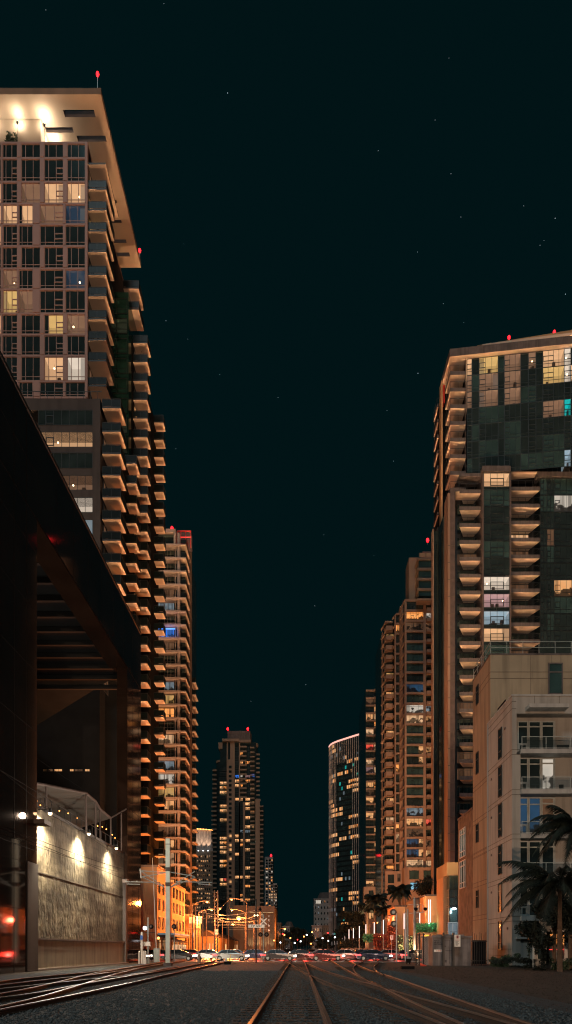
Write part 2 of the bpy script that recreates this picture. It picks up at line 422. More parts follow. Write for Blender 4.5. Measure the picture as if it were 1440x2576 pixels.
def text_mesh(s, size, m, depth=.004, align='CENTER'):
    cu = bpy.data.curves.new('lettering', 'FONT'); cu.body = s; cu.size = size; cu.extrude = depth; cu.align_x = align; cu.align_y = 'CENTER'; cu.resolution_u = 3
    o = bpy.data.objects.new('lettering', cu); COL.objects.link(o)
    dg = bpy.context.evaluated_depsgraph_get(); dg.update()
    me = bpy.data.meshes.new_from_object(o.evaluated_get(dg)); bpy.data.objects.remove(o)
    b = MB(); k = b.mx(m); b.v = [(v.co.x, -v.co.z, v.co.y) for v in me.vertices]; b.f = [tuple(p.vertices) for p in me.polygons]; b.mi = [k] * len(b.f)
    bpy.data.meshes.remove(me); return b
# ================================================================ GROUND, ROAD
g = MB(); g.face([(-3000, -400, -.03), (3000, -400, -.03), (3000, 9000, -.03), (-3000, 9000, -.03)], 'earth'); struct('ground', g)
g = MB(); g.face([(-18, -12, 0), (8, -12, 0), (7.5, 40, 0), (4.5, 76, 0), (-16, 76, 0)], 'earth')
mat('ballast', (.035, .052, .062), .9, var=.55, scale=9, bump=1.0, bscale=22)
g.mats = []; g.mi = []; g.mx('ballast'); g.mi = [0]; g._m = None
struct('gravel_bed', g)
g = MB(); g.face([(5, 14, -.012), (60, 14, -.012), (60, 76, -.012), (3, 76, -.012)], 'dry_grass'); struct('dry_ground', g)
g = MB(); g.face([(-260, 82, .006), (260, 82, .006), (260, 112, .006), (-260, 112, .006)], 'asphalt'); struct('cross_road', g)
g = MB(); g.box(-60, -14.5, 112, 330, -.02, .14, 'pave'); struct('pavement_left', g)
g = MB(); g.face([(-14.5, 112, .002), (13, 112, .002), (16, 900, .002), (-14, 900, .002)], 'asphalt'); struct('street', g)
g = MB(); g.box(13, 60, 112, 420, -.02, .14, 'pave'); struct('pavement_right', g)
g = MB(); g.box(-17.5, 60, 76.5, 82, -.02, .03, 'pave'); struct('pavement_near', g)
for k in range(12):
    x = -10 + k * 2.3
    m_ = MB(); m_.face([(x, 78.2, .036), (x + 1.2, 78.2, .036), (x + 1.2, 81.4, .036), (x, 81.4, .036)], 'paint_line')
    struct('crosswalk_marking', m_)
m_ = MB()
for k in range(28): m_.face([(-80 + k * 6, 96.9, .011), (-77 + k * 6, 96.9, .011), (-77 + k * 6, 97.1, .011), (-80 + k * 6, 97.1, .011)], 'paint_line')
struct('lane_marking', m_)

# ---- loose ballast stones
def stones(name, n, xr, yr, s0, s1, m, seed, zb=0.0, power=1.0):
    r = np.random.default_rng(seed)
    y = yr[0] + (yr[1] - yr[0]) * r.random(n) ** power
    x = xr[0] + (xr[1] - xr[0]) * r.random(n)
    base = np.array([(1, 0, 0), (-1, 0, 0), (0, 1, 0), (0, -1, 0), (0, 0, 1), (0, 0, -1)], float)
    tri = np.array([(0, 2, 4), (2, 1, 4), (1, 3, 4), (3, 0, 4), (2, 0, 5), (1, 2, 5), (3, 1, 5), (0, 3, 5)])
    sc = (s0 + (s1 - s0) * r.random((n, 1, 1))) * (.6 + .8 * r.random((n, 6, 3)))
    v = base[None] * sc; a = r.random(n) * 6.28; c, s_ = np.cos(a), np.sin(a)
    vx = v[:, :, 0] * c[:, None] - v[:, :, 1] * s_[:, None]; vy = v[:, :, 0] * s_[:, None] + v[:, :, 1] * c[:, None]
    V = np.stack([vx + x[:, None], vy + y[:, None], v[:, :, 2] * .7 + zb + .012], -1).reshape(-1, 3)
    T = (tri[None] + (np.arange(n) * 6)[:, None, None]).reshape(-1, 3)
    me = bpy.data.meshes.new(name); me.vertices.add(len(V)); me.vertices.foreach_set('co', V.ravel())
    me.loops.add(len(T) * 3); me.loops.foreach_set('vertex_index', T.ravel().astype(np.int32))
    me.polygons.add(len(T)); me.polygons.foreach_set('loop_start', np.arange(0, len(T) * 3, 3, dtype=np.int32)); me.polygons.foreach_set('loop_total', np.full(len(T), 3, np.int32))
    me.materials.append(M[m]); me.update(calc_edges=True)
    o = bpy.data.objects.new(name, me); COL.objects.link(o); tag(o, kind='stuff'); return o
mat('stone', (.060, .088, .102), .85, var=.65, scale=14)
stones('ballast_stones', 60000, (-14.5, 6.5), (11.5, 48), .016, .046, 'stone', 3, power=1.5)
mat('stone_brn', (.04, .032, .027), .9, var=.6, scale=12)
stones('dry_ground_stones', 16000, (4.5, 24), (14, 58), .012, .03, 'stone_brn', 4, zb=-.012, power=1.3)

# ================================================================ RAILS
def smooth(pts, n=6):
    out = []
    for i in range(len(pts) - 1):
        p0 = pts[max(0, i - 1)]; p1 = pts[i]; p2 = pts[i + 1]; p3 = pts[min(len(pts) - 1, i + 2)]
        for k in range(n):
            t = k / n
            out.append(.5 * ((2 * p1) + (p2 - p0) * t + (2 * p0 - 5 * p1 + 4 * p2 - p3) * t * t + (3 * p1 - p0 - 3 * p2 + p3) * t ** 3))
    out.append(pts[-1]); return out
PROF = [(-.07, .02), (-.07, .035), (-.012, .05), (-.012, .13), (-.036, .14), (-.036, .172), (.036, .172), (.036, .14), (.012, .13), (.012, .05), (.07, .035), (.07, .02)]
def rail_mb(pts, n=5):
    pts = smooth([Vector(p) for p in pts], n); b = MB(); k = len(PROF); mt = b.mx('rail_top'); mr = b.mx('rail_rust')
    for i, p in enumerate(pts):
        d = (pts[min(i + 1, len(pts) - 1)] - pts[max(i - 1, 0)]); d.z = 0; d.normalize(); s = Vector((d.y, -d.x, 0))
        b.v += [tuple(p + s * x + Vector((0, 0, z))) for x, z in PROF]
    for i in range(len(pts) - 1):
        for j in range(k):
            jj = (j + 1) % k
            b.f.append((i * k + j, i * k + jj, (i + 1) * k + jj, (i + 1) * k + j)); b.mi.append(mt if j in (4, 5, 6) else mr)
    return b
def gp(pts, sx, ox, sy, oy):
    out = []
    for x, y in pts:
        q = G(ox + sx * x, oy + sy * y, .17); out.append(Vector((q.x, q.y, 0)))
    return out
gr = lambda pts: gp(pts, .50022, 720.3, .50022, 2327.6)
gl = lambda pts: gp(pts, .50022, 0., .50022, 2327.6)
sleeper = MB(); sleeper.box(-1.25, 1.25, -.12, .12, -.06, .022, 'timber')
def track(label, rails, centre=None, step=.62):
    t = thing('railway_track', label, 'railway track', rails[0][0])
    for r in rails: part('rail', rail_mb(r), t)
    if centre:
        pts = smooth([Vector(p) for p in centre], 10); acc = 0; last = pts[0]; n = 0
        for p, q in zip(pts[:-1], pts[1:]):
            L = (q - p).length; d = (q - p) / max(L, 1e-6); s = 0
            while acc + (L - s) >= step and n < 100:
                s += step - acc; acc = 0; c = p + d * s; n += 1
                part('sleeper', sleeper, t, (c.x, c.y, 0), math.atan2(d.y, d.x) - math.pi / 2)
            acc += L - s
    return t
def mid(a, b): return [(p + q) / 2 for p, q in zip(a, b)]
A1 = [Vector((-.917, y, 0)) for y in (8, 20, 40, 60, 82)]; A2 = [Vector((.583, y, 0)) for y in (8, 20, 40, 60, 82)]
track('straight main railway track running up the middle towards the crossing', [A1, A2], mid(A1, A2))
R3 = gr([(-5, 180), (20, 192), (110, 243), (200, 282), (300, 318), (440, 365), (640, 436), (800, 498), (960, 560)])
R4 = gr([(105, 190), (200, 228), (350, 273), (450, 300), (550, 330), (700, 372), (1000, 453), (1160, 498), (1390, 560)])
R5 = gr([(200, 166), (225, 175), (330, 235), (470, 300), (560, 347), (700, 412), (800, 455), (900, 498), (1050, 560)])
R7 = gr([(290, 168), (400, 215), (480, 240), (600, 280), (750, 332), (900, 382), (1100, 450), (1250, 498), (1440, 560)])
def resamp(pts, ys):
    out = []
    for y in ys:
        for p, q in zip(pts[:-1], pts[1:]):
            if min(p.y, q.y) <= y <= max(p.y, q.y) and abs(p.y - q.y) > 1e-6:
                out.append(p.lerp(q, (y - p.y) / (q.y - p.y))); break
    return out
YS = (58, 46, 34, 26, 20, 15.5, 13)
track('left of the two rusty tracks curving away to the right', [R3, R4], mid(resamp(R3, YS), resamp(R4, YS)))
track('rightmost rusty railway track curving past the utility cabinet', [R5, R7], mid(resamp(R5, YS), resamp(R7, YS)))
R6 = gr([(385, 170), (388, 178), (360, 192), (340, 208), (342, 225), (362, 245), (430, 285), (520, 322)])
R8 = gr([(445, 168), (464, 180), (458, 192), (443, 205), (446, 218), (462, 232), (490, 245)])
solo('switch_rail', rail_mb(R6), 'curved red lit switch rail bending into the right hand tracks', 'rail')
solo('switch_rail', rail_mb(R8), 'short kinked rail end nearest the red cone on the right', 'rail')
L1 = gl([(-60, 288), (0, 280), (150, 262), (430, 236), (640, 212), (830, 182)])
L2 = gl([(-60, 307), (0, 299), (250, 270), (500, 243), (740, 207), (930, 176)])
L3 = gl([(-60, 358), (0, 342), (150, 315), (340, 272), (470, 240), (600, 218), (800, 186)])
L4 = gl([(-60, 372), (0, 362), (200, 335), (440, 290), (730, 240), (900, 212), (1080, 178)])
L5 = gl([(-60, 420), (0, 405), (230, 350), (430, 290), (560, 250), (700, 215), (830, 190)])
L6 = gl([(-60, 434), (0, 422), (300, 362), (600, 300), (800, 255), (950, 222), (1130, 184)])
L0 = gl([(-60, 327), (0, 318), (330, 283), (600, 254), (740, 232), (900, 206)])
YL = (60, 48, 38, 30, 24)
track('farthest left railway track beside the lamp lit rendered wall', [L1, L2], mid(resamp(L1, YL), resamp(L2, YL)))
track('left foreground railway track passing in front of the tall grey pole', [L4, L6], mid(resamp(L4, (50, 40, 32, 24, 19)), resamp(L6, (50, 40, 32, 24, 19))))
solo('crossover_rail', rail_mb(L3), 'thin crossover rail cutting across the left tracks, farther one', 'rail')
solo('crossover_rail', rail_mb(L5), 'thin crossover rail cutting across the left tracks, nearer one', 'rail')
solo('crossover_rail', rail_mb(L0), 'thin crossover rail lying between the two left tracks', 'rail')

# ================================================================ LEFT GLASS OFFICE BUILDING WITH PORTAL
GX = -18.5
B = Bld('glass_building', 'dark bronze glass office building with a tall portal over the rendered wall', 'building', (GX, 46, 0))
HT, HS = 38.3, 31.8
b = MB(); b.box(-60, GX, 36, 46.3, 0, HT, 'glass_bronze'); b.box(-20.4, GX + .0, 46.36, 48.2, 0, HT, 'glass_bronze'); B.part('glazed_pier', b)
b = MB(); b.box(GX - 1.9, GX + .006, 48.2, 73.6, HS, HT, 'glass_bronze'); B.part('portal_beam', b)
b = MB(); b.box(GX - 1.1, GX, 73.6, 79.9, 0, HT, 'glass_bronze'); b.box(-60, GX - 1.1, 74.4, 79.9, HS + 1.2, HT, 'glass_bronze'); B.part('corner_tower', b)
b = MB(); b.prism([(GX - 1.9, 48.2), (-60, 48.2), (-60, 112), (-38, 97), (-21.6, 79), (GX - 1.9, 79)], HS + 1.0, HS + 1.6, 'black'); B.part('portal_ceiling', b)
for k in range(11):
    y = 51.5 + k * 2.93; b = MB(); b.box(-58, GX - 1.9, y, y + .35, HS + .5, HS + .98, 'beam_dark'); B.part('ceiling_beam', b)
# joints in the glass
b = MB()
for y in (38.9, 41.6, 44.3, 46.3): b.box(GX - .02, GX + .012, y, y + .06, 0, HT, 'black')
for z in (4.2, 8.4, 12.6, 16.8, 21, 25.2, 29.4, 31.8, 35): b.box(GX - .02, GX + .010, 36, 48.2, z, z + (.10 if z == 31.8 else .03), 'black')
for z in (4.2, 8.4, 12.6, 16.8, 21, 25.2, 29.4): b.box(GX - .02, GX + .010, 73.7, 79.9, z, z + .03, 'black')
b.box(GX - .02, GX + .013, 48.2, 79.9, 31.8, 31.92, 'black')
for y in (76, 78.6): b.box(GX - .02, GX + .012, y, y + .06, 0, 31.8, 'black')
for y in (52, 56, 60, 64, 68, 72, 76): b.box(GX - .02, GX + .014, y, y + .03, 31.9, HT, 'black')
B.part('panel_joints', b)
b = MB(); b.box(-20.3, GX + .1, 46.4, 48.19, 0, 7.5, 'grey_stucco'); B.part('concrete_pier', b)
b = MB(); b.box(-20.3, GX + .75, 47.6, 48.9, 11.6 - 1.3, 11.6 - 1.0, 'conc_dark'); B.part('ledge', b)
b = MB(); b.box(-60, GX + .05, 36, 79.9, HT, HT + .25, 'dark_metal'); B.part('parapet', b)
B.done()

# ---- rendered wall lit from above
WX = -18.85
mr = mat('render_wall', (.20, .175, .125), .95, var=.6, scale=.9, bump=1.0, bscale=2.6, stretch=(1, 1, .5))
mr.node_tree.nodes['Bump'].inputs['Distance'].default_value = .22
n_ = mr.node_tree; p_ = n_.nodes['Principled BSDF']          # water stains: dark horizontal bands in the lower half
tc_ = n_.nodes.new('ShaderNodeTexCoord'); sp_ = n_.nodes.new('ShaderNodeMapping'); sp_.inputs['Scale'].default_value = (.12, .12, 1.0); n_.links.new(tc_.outputs['Object'], sp_.inputs[0])
nz_ = n_.nodes.new('ShaderNodeTexNoise'); nz_.inputs['Scale'].default_value = .75; nz_.inputs['Detail'].default_value = 5; n_.links.new(sp_.outputs[0], nz_.inputs['Vector'])
mr_ = n_.nodes.new('ShaderNodeMapRange'); mr_.inputs[1].default_value = .42; mr_.inputs[2].default_value = .60; mr_.inputs[3].default_value = .35; n_.links.new(nz_.outputs[0], mr_.inputs[0])
mm_ = n_.nodes.new('ShaderNodeMix'); mm_.data_type = 'RGBA'; mm_.blend_type = 'MULTIPLY'; mm_.inputs[0].default_value = 1.0
src_ = p_.inputs['Base Color'].links[0].from_socket; n_.links.new(src_, mm_.inputs[6]); n_.links.new(mr_.outputs[0], mm_.inputs[7]); n_.links.new(mm_.outputs[2], p_.inputs['Base Color'])
B = Bld('rendered_wall_building', 'low building with rough stained rendered wall lit by three down lights', 'building', (WX, 60, 0))
b = MB(); b.box(-40, WX, 48.2, 73.6, 2.2, 11.7, 'render_wall'); B.part('rough_wall', b)
b = MB(); b.box(-40, WX + .22, 48.2, 73.6, 0, 2.18, 'plinth'); b.box(-40, WX + .30, 48.2, 73.6, 2.184, 2.32, 'conc_fascia'); b.box(WX + .225, WX + .42, 48.0, 73.8, 0, .12, 'white_conc'); B.part('plinth', b)
b = MB(); b.box(WX - .2, WX + .34, 73.0, 73.59, 0, 8.6, 'conc_fascia'); b.box(WX - .2, WX + .5, 72.9, 73.58, 8.61, 9.0, 'white_conc'); B.part('corner_column', b)
b = MB(); b.box(-40, WX + .06, 48.2, 73.6, 11.704, 11.95, 'dark_metal'); b.box(WX + .001, WX + .05, 48.2, 73.6, 7.05, 7.13, 'groove'); B.part('parapet', b)
B.done()
for k, (y, z) in enumerate(((49.3, 11.25), (58.4, 11.3), (67.2, 11.35))):
    nm = ('nearest', 'middle', 'farthest')[k]
    t = thing('wall_lamp', nm + ' of the three bright down lights on the rendered wall', 'wall lamp', (WX, y, z), 'down lights on the rendered wall')
    b = MB(); b.bar((WX, y, z + .35), (WX + 1.0, y, z + .40), .06, .06, 'dark_metal'); b.tube((WX + .9, y, z + .12), (WX + .9, y, z + .45), .16, 'dark_metal', 10, .07); part('bracket', b, t)
    b = MB(); b.ball((WX + .88, y, z + .08), .15, 'lamp_warm', 10, 1.0); part('lamp_head', b, t)
    light('SPOT', (WX + 1.0, y, z - .2), (7000, 5800, 4400)[k], (1.0, .80, .52), .12, lin=False, parent=t, aim=(-.55, (.05, -.08, .1)[k], -1), cone=(138, 124, 132)[k], blend=1.0)
    light('POINT', (WX + 1.8, y, z - .1), 120, (1.0, .84, .66), .2, parent=t)
# ---- tensile canopy and string lamps on the terrace roof
t = thing('terrace_canopy', 'pale fabric canopy on steel frame standing on the rendered building roof', 'canopy', (-22, 58, 11.7))
cp = [(75, 1968, 48.6), (117, 1975, 52), (217, 1995, 60), (241, 2016, 63), (252, 2035, 65), (279, 2058, 69)]
pts = [P(a, b_, c) for a, b_, c in cp]
b = MB(); b.path(pts, .12, 'conc_dark', 8)
for q in pts[1:]: b.tube(q, (q.x, q.y, 11.7), .08, 'conc_dark', 6)
for q, q2 in zip(pts[:-1], pts[1:]): b.tube(q, (q2.x - 4, q2.y, q2.z - 1.2), .06, 'conc_dark', 6)
b.tube(pts[-1], P(318, 2035, 71), .08, 'conc_dark', 6); q = P(306, 2042, 71); b.tube(q, (q.x, q.y, 11.7), .07, 'conc_dark', 6)
part('frame', b, t)
b = MB()
for q, q2 in zip(pts[:-1], pts[1:]):
    a_, c_ = Vector((q.x - 5, q.y, q.z - 1.6)), Vector((q2.x - 5, q2.y, q2.z - 1.6))
    b.face([q, q2, c_, a_], 'cloth'); b.face([a_ - Vector((0, 0, .03)), c_ - Vector((0, 0, .03)), q2 - Vector((0, 0, .03)), q - Vector((0, 0, .03))], 'cloth')
part('fabric', b, t)
for k, (px, py) in enumerate([(85, 2018), (93, 2015), (102, 2026), (150, 2040), (172, 2046), (194, 2058), (246, 2078), (258, 2080), (268, 2086), (283, 2100), (290, 2108)]):
    y = 49 + (px - 80) * .10; q = P(px, py, y)
    b = MB(); b.tube((q.x, q.y, q.z + .1), (q.x, q.y, q.z + .5), .02, 'dark_metal', 4); b.ball(q, .055, 'lamp_orange', 8)
    solo('hanging_lamp', b, 'small warm lamp over the roof terrace, number %s from the glass pier' % ('one two three four five six seven eight nine ten eleven'.split()[k]), 'lamp', group='hanging lamps over the roof terrace')
b = MB(); b.box(WX - .3, WX - .25, 48.3, 73.5, 12.9, 12.96, 'dark_metal')
for k in range(18): b.box(WX - .3, WX - .25, 48.3 + k * 1.48, 48.36 + k * 1.48, 11.951, 12.9, 'dark_metal')
solo('terrace_railing', b, 'thin dark railing along the top edge of the rendered wall', 'railing')
# dark block seen through the portal

# ================================================================ TOWER WITH THE BIG FLAT ROOF
Y1 = 103.; s1 = F / Y1
B = Bld('flat_roof_tower', 'tall apartment tower at left with huge flat overhanging roof and uplit soffit', 'building', (-45, Y1, 0))
rows = [362, 400.4, 460, 515, 567, 621.5, 678, 730, 791, 844, 897, 961, 1002]
zr = [Z(y, Y1) for y in rows]
b = MB(); b.box(-92, -32, Y1 + 2.3, 128, 0, zr[0], 'grey_stucco'); b.box(-32.05, -31.99, Y1, Y1 + 2.3, 0, zr[0], 'grey_stucco'); b.box(-92, -32, Y1 + .3, Y1 + 2.29, zr[0] - .2, zr[0], 'grey_stucco'); B.part('body', b)
# front: piers and floor beams standing proud of the glass
piers = [(-150, -130), (-98, -88), (-44, -34), (4, 8), (45, 55), (102.5, 113), (160.5, 170.5), (215.5, 222)]
alt = [(-150, -130), (-98, -80), (-44, -27), (4, 9), (45, 49), (84, 102), (160.5, 166), (215.5, 222)]
for r in range(12):
    pr = alt if r in (3, 4, 6, 7, 11) else piers
    for a, c in pr:
        b = MB(); b.box(X(a, Y1), X(c, Y1), Y1 - .22, Y1 - .001, zr[r + 1] + .14, zr[r] - .14, 'pink_metal'); B.part('pier_panel', b)
    for k in range(len(pr) - 1):
        x0, x1 = X(pr[k][1], Y1), X(pr[k + 1][0], Y1); w = x1 - x0
        if w < .6: continue
        gl_ = 'glass_dark'; cells = None
        if k == 5: gl_ = {2: 'lit_bright', 3: 'lit_dim', 8: 'lit_yellow', 10: 'lit_bright'}.get(r, gl_)
        if k == 6: gl_ = {2: 'lit_bright', 3: 'lit_bluedim', 8: 'lit_dim', 10: 'lit_white', 6: 'lit_bluedim'}.get(r, gl_)
        if k == 4: gl_ = {2: 'lit_dim', 3: 'lit_bright', 7: 'lit_dim'}.get(r, gl_)
        if k == 3: gl_ = {2: 'glass_dark', 3: 'lit_bright', 6: 'lit_dim', 7: 'lit_yellow'}.get(r, gl_)
        if k < 3 and rnd.random() < .2: gl_ = pick(LITMIX)
        if gl_ != 'glass_dark' and rnd.random() < .3: cells = {0: 'glass_dark'}
        h = zr[r] - zr[r + 1] - .28
        vm = (.22, .62) if w > 2 else (.5,)
        sash = (.62, 1., .33, .62) if (k in (3, 5) and r > 0) else None
        if gl_.startswith('lit'):
            st_ = {'lit_bluedim': 'blue', 'lit_warm': 'bright', 'lit_orange': 'orange'}.get(gl_, gl_[4:])
            litwin(B, w, h, st_, (x0, Y1, zr[r + 1] + .14), size=w * h * 4, var=r * 8 + k, vm=vm, hb=(.17,) if r > 0 else (), frame='pink_metal', bar=.075, sash=sash, cells={0: 'glass_dark'} if cells else None)
        else: B.put('window', win(w, h, vm, (.17,) if r > 0 else (), 'pink_metal', gl_, .075, sash, cells), (x0, Y1, zr[r + 1] + .14), size=w * h)
b = MB()
for z in zr: b.box(-92, -31.8, Y1 - .16, Y1 - .002, z - .135, z + .135, 'pink_metal')
b.box(-32.1, -31.85, Y1 - .25, Y1 + .4, zr[-1], zr[0], 'pink_metal'); B.part('floor_beams', b)
# right flank
b = MB(); b.box(-32, -31.9, Y1 + .4, 113, 0, zr[0] - 2, 'glass_dark'); B.part('side_glazing', b)
b = MB(); b.box(-32, -28.2, 113, 121, 0, Z(735, 113), 'glass_green')
b.box(-31.95, -27.7, 103.9, 112.9, 0, Z(1150, 109), 'black'); b.box(-32, -28.15, 115, 123, 0, Z(860, 115.7), 'black'); b.box(-32, -26.3, 120, 127.9, 0, Z(1050, 123.8), 'black')
B.part('side_wings', b)
for i in range(30):
    z = Z(740, 113) - 3.3 * (i + 1)
    B.put('window', win(3.5, 2.5, (.5,), (.3,), 'dark_metal', pick([('glass_teal', .6), ('glass_green', .3), ('lit_bluedim', .05)]) or 'glass_green'), (-31.9, 112.97, z), size=4)
b = MB(); b.box(-50, -39.7, 105, 112, zr[0], 129.1, 'roof_white'); B.part('penthouse', b)
b = MB(); b.box(-92, -31.9, Y1 - .1, 128, zr[0], zr[0] + .22, 'pink_metal'); B.part('parapet', b)
# roof plate with slots
zf = 129.2
holes = [(-35.9, -31.2, 103.9, 104.8), (-39.5, -35.2, 106.1, 106.8), (-34.9, -30.4, 107.2, 108.0), (-36, X(294, 116.6), 116.4, 116.9), (-36, X(306, 119.9), 119.6, 120.1), (-36, X(318, 123.2), 122.9, 123.5), (-36, X(326, 125.4), 125.2, 125.9),
         (-55, -50, 104, 104.8), (-64, -59, 107, 107.8), (-75, -70, 104, 104.8)]
xs = sorted({-92., -29.6, *[h[0] for h in holes], *[h[1] for h in holes]}); ys = sorted({102., 128., *[h[2] for h in holes], *[h[3] for h in holes]})
b = MB()
for i in range(len(xs) - 1):
    for j in range(len(ys) - 1):
        cx, cy = (xs[i] + xs[i + 1]) / 2, (ys[j] + ys[j + 1]) / 2
        if any(h[0] < cx < h[1] and h[2] < cy < h[3] for h in holes): continue
        b.face([(xs[i], ys[j], zf), (xs[i], ys[j + 1], zf), (xs[i + 1], ys[j + 1], zf), (xs[i + 1], ys[j], zf)], 'roof_white')
        b.face([(xs[i], ys[j], zf + .95), (xs[i + 1], ys[j], zf + .95), (xs[i + 1], ys[j + 1], zf + .95), (xs[i], ys[j + 1], zf + .95)], 'roof_white')
for x0, x1, y0, y1 in holes:
    for q in (((x0, y0), (x1, y0)), ((x1, y0), (x1, y1)), ((x1, y1), (x0, y1)), ((x0, y1), (x0, y0))):
        b.face([(q[0][0], q[0][1], zf), (q[1][0], q[1][1], zf), (q[1][0], q[1][1], zf + .95), (q[0][0], q[0][1], zf + .95)], 'conc_dark')
for q in (((-92, 102), (-29.6, 102)), ((-29.6, 102), (-29.6, 128)), ((-29.6, 128), (-92, 128)), ((-92, 128), (-92, 102))):
    b.face([(q[0][0], q[0][1], zf), (q[1][0], q[1][1], zf), (q[1][0], q[1][1], zf + .95), (q[0][0], q[0][1], zf + .95)], 'tan')
rf = B.part('roof', b)
BCH = MB(); BCH.box(-.25, .25, -.25, .25, .40, .46, 'conc_dark'); BCH.box(-.25, .25, .2, .26, .46, .95, 'conc_dark')
for sx0 in (-.22, .18):
    for sy0 in (-.22, .18): BCH.box(sx0, sx0 + .05, sy0, sy0 + .05, 0, .4, 'conc_dark')
def _plant(sd):
    r = random.Random(sd); b = MB(); k = b.mx('leaf'); b.tube((0, 0, 0), (0, 0, .4), .16, 'conc_dark', 8, .2)
    for i in range(60):
        c = Vector((r.gauss(0, .22), r.gauss(0, .22), .55 + abs(r.gauss(0, .45)))); u = Vector((r.gauss(0, 1), r.gauss(0, 1), r.gauss(0, 1))).normalized() * .12; v = Vector((r.gauss(0, 1), r.gauss(0, 1), r.gauss(0, 1))).normalized() * .05
        j = len(b.v); b.v += [tuple(c - u), tuple(c + v), tuple(c + u), tuple(c - v)]; b.f.append((j, j + 1, j + 2, j + 3)); b.mi.append(k)
    return b
BPL = [_plant(q) for q in (1, 2, 3)]
# balcony stacks on the right flank
def stack(B, x0, x1, Y, dep, ys, chamfer=0., size=8., **kw):
    w = x1 - x0
    poly = ((0, 0), (w, 0), (w, dep), (chamfer, dep))
    kw.setdefault('edges', (0, 1)); mb, rl = balc(poly, **kw)
    for y in ys:
        z = Z(y, Y); B.put('balcony', mb, (x0, Y, z), child=('railing', rl), size=size)
        r_ = rnd.random()
        if r_ < .28 and kw.get('edges') != (): B.put('balcony_plant', BPL[rnd.randrange(3)], (x0 + w * rnd.uniform(.35, .8), Y + .35, z + .25), size=1.)
        elif r_ < .45 and kw.get('edges') != (): B.put('balcony_chair', BCH, (x0 + w * rnd.uniform(.3, .7), Y + .8, z + .25), size=1.)
        if rnd.random() < .8 and dep > 2.5: B.put('balcony_door', win(min(dep * .7, 2.4), 2.35, (.5,), (), 'dark_metal', pick([('lit_warm', .07), ('lit_dim', .2), ('lit_yellow', .04), ('lit_cool', .03)]) or 'glass_dark', .06), (x0 + .03, Y + .5, z - 2.75), R(90), size=2.)
stack(B, -31.9, -29.1, Y1 + .1, 4.5, [477, 529.5, 582.4, 634, 692, 745, 803.5, 856.5, 909, 972])
stack(B, -31.9, -29.2, Y1 + .1, 7.5, [413.5], edges=())
stack(B, -29.0, -26.3, 100.6, 3.4, [1027, 1086.4, 1142, 1196.3, 1251.6, 1306.6, 1360.4] + [1414.6 + 54.4 * i for i in range(6)])
stack(B, -28.0, -25.95, 109, 2.7, [1166.6 + 50 * i for i in range(11)])
stack(B, -29.6, -27.0, 115, 4.0, [726, 779])
stack(B, -28.1, -25.7, 115.7, 2.8, [863.5 + 47.4 * i for i in range(31)])
stack(B, -26.3, -24.6, 123.8, 2.2, [1063 + 43.6 * i for i in range(28)])
# lower dark block in front
ZL = Z(1003, 100)
b = MB(); rws = sorted([Z(v, 100) for p in ((1032, 1070), (1086, 1124.6), (1139.5, 1178.5), (1195, 1233), (1251, 1289), (1307, 1344), (1361, 1400), (1416, 1454)) for v in p])
zs_ = [52] + rws + [ZL]
for q in range(0, len(zs_), 2): b.box(-92, -29.1, 100, 102.3, max(52, zs_[q]), zs_[q + 1], 'grey_stucco')
b.box(X(234, 100), -29.1, 100.001, 102.29, 52, ZL, 'grey_stucco'); b.box(-92, -29.1, 102.31, 102.95, 52, ZL, 'grey_stucco'); b.box(-92, -29.2, 100.1, 102.95, 0, 51.99, 'black'); B.part('lower_block', b)
for px0, px1, m in ((109, 118, 'lit_warm'), (120, 134, 'lit_dim'), (137, 157, 'lit_warm'), (176, 186, 'lit_warm'), (188, 208, 'lit_dim'), (214, 226, 'lit_warm')):
    B.put('window', win((px1 - px0) * 100 / F, .36, (.5,), (), glass=m, bar=.03), (X(px0, 100), 100.09, Z(1940.5, 100)), size=3)
for i, (a, c) in enumerate([(1032, 1070), (1086, 1124.6), (1139.5, 1178.5), (1195, 1233), (1251, 1289), (1307, 1344), (1361, 1400), (1416, 1454)]):
    m = {1: 'lit_bright', 3: 'lit_dim', 4: 'lit_white', 5: 'lit_cool'}.get(i, 'glass_dark')
    for x0, x1 in ((96.5, 234), (-70, 60)):
        w = (x1 - x0) * 100 / F
        kw = dict(vm=(.14, .285, .43, .57, .715, .86), hb=(), frame='dark_metal', bar=.06, sash=(.145, .283, .1, .64))
        if x0 > 0 and m.startswith('lit'): litwin(B, w, (c - a) * 100 / F, m[4:], (X(x0, 100), 100.1, Z(c, 100)), size=w * 6, var=i, **kw)
        else: B.put('window', win(w, (c - a) * 100 / F, glass='glass_dark', **kw), (X(x0, 100), 100.04, Z(c, 100)), size=w * 2)
b = MB()
for k in range(30): b.box(-60 + k * 1.05, -59.95 + k * 1.05, 100.1, 100.15, ZL, ZL + 1.1, 'dark_metal')
b.box(-60, -28.9, 100.09, 100.16, ZL + 1.1, ZL + 1.17, 'dark_metal'); B.part('terrace_railing', b)
B.done()
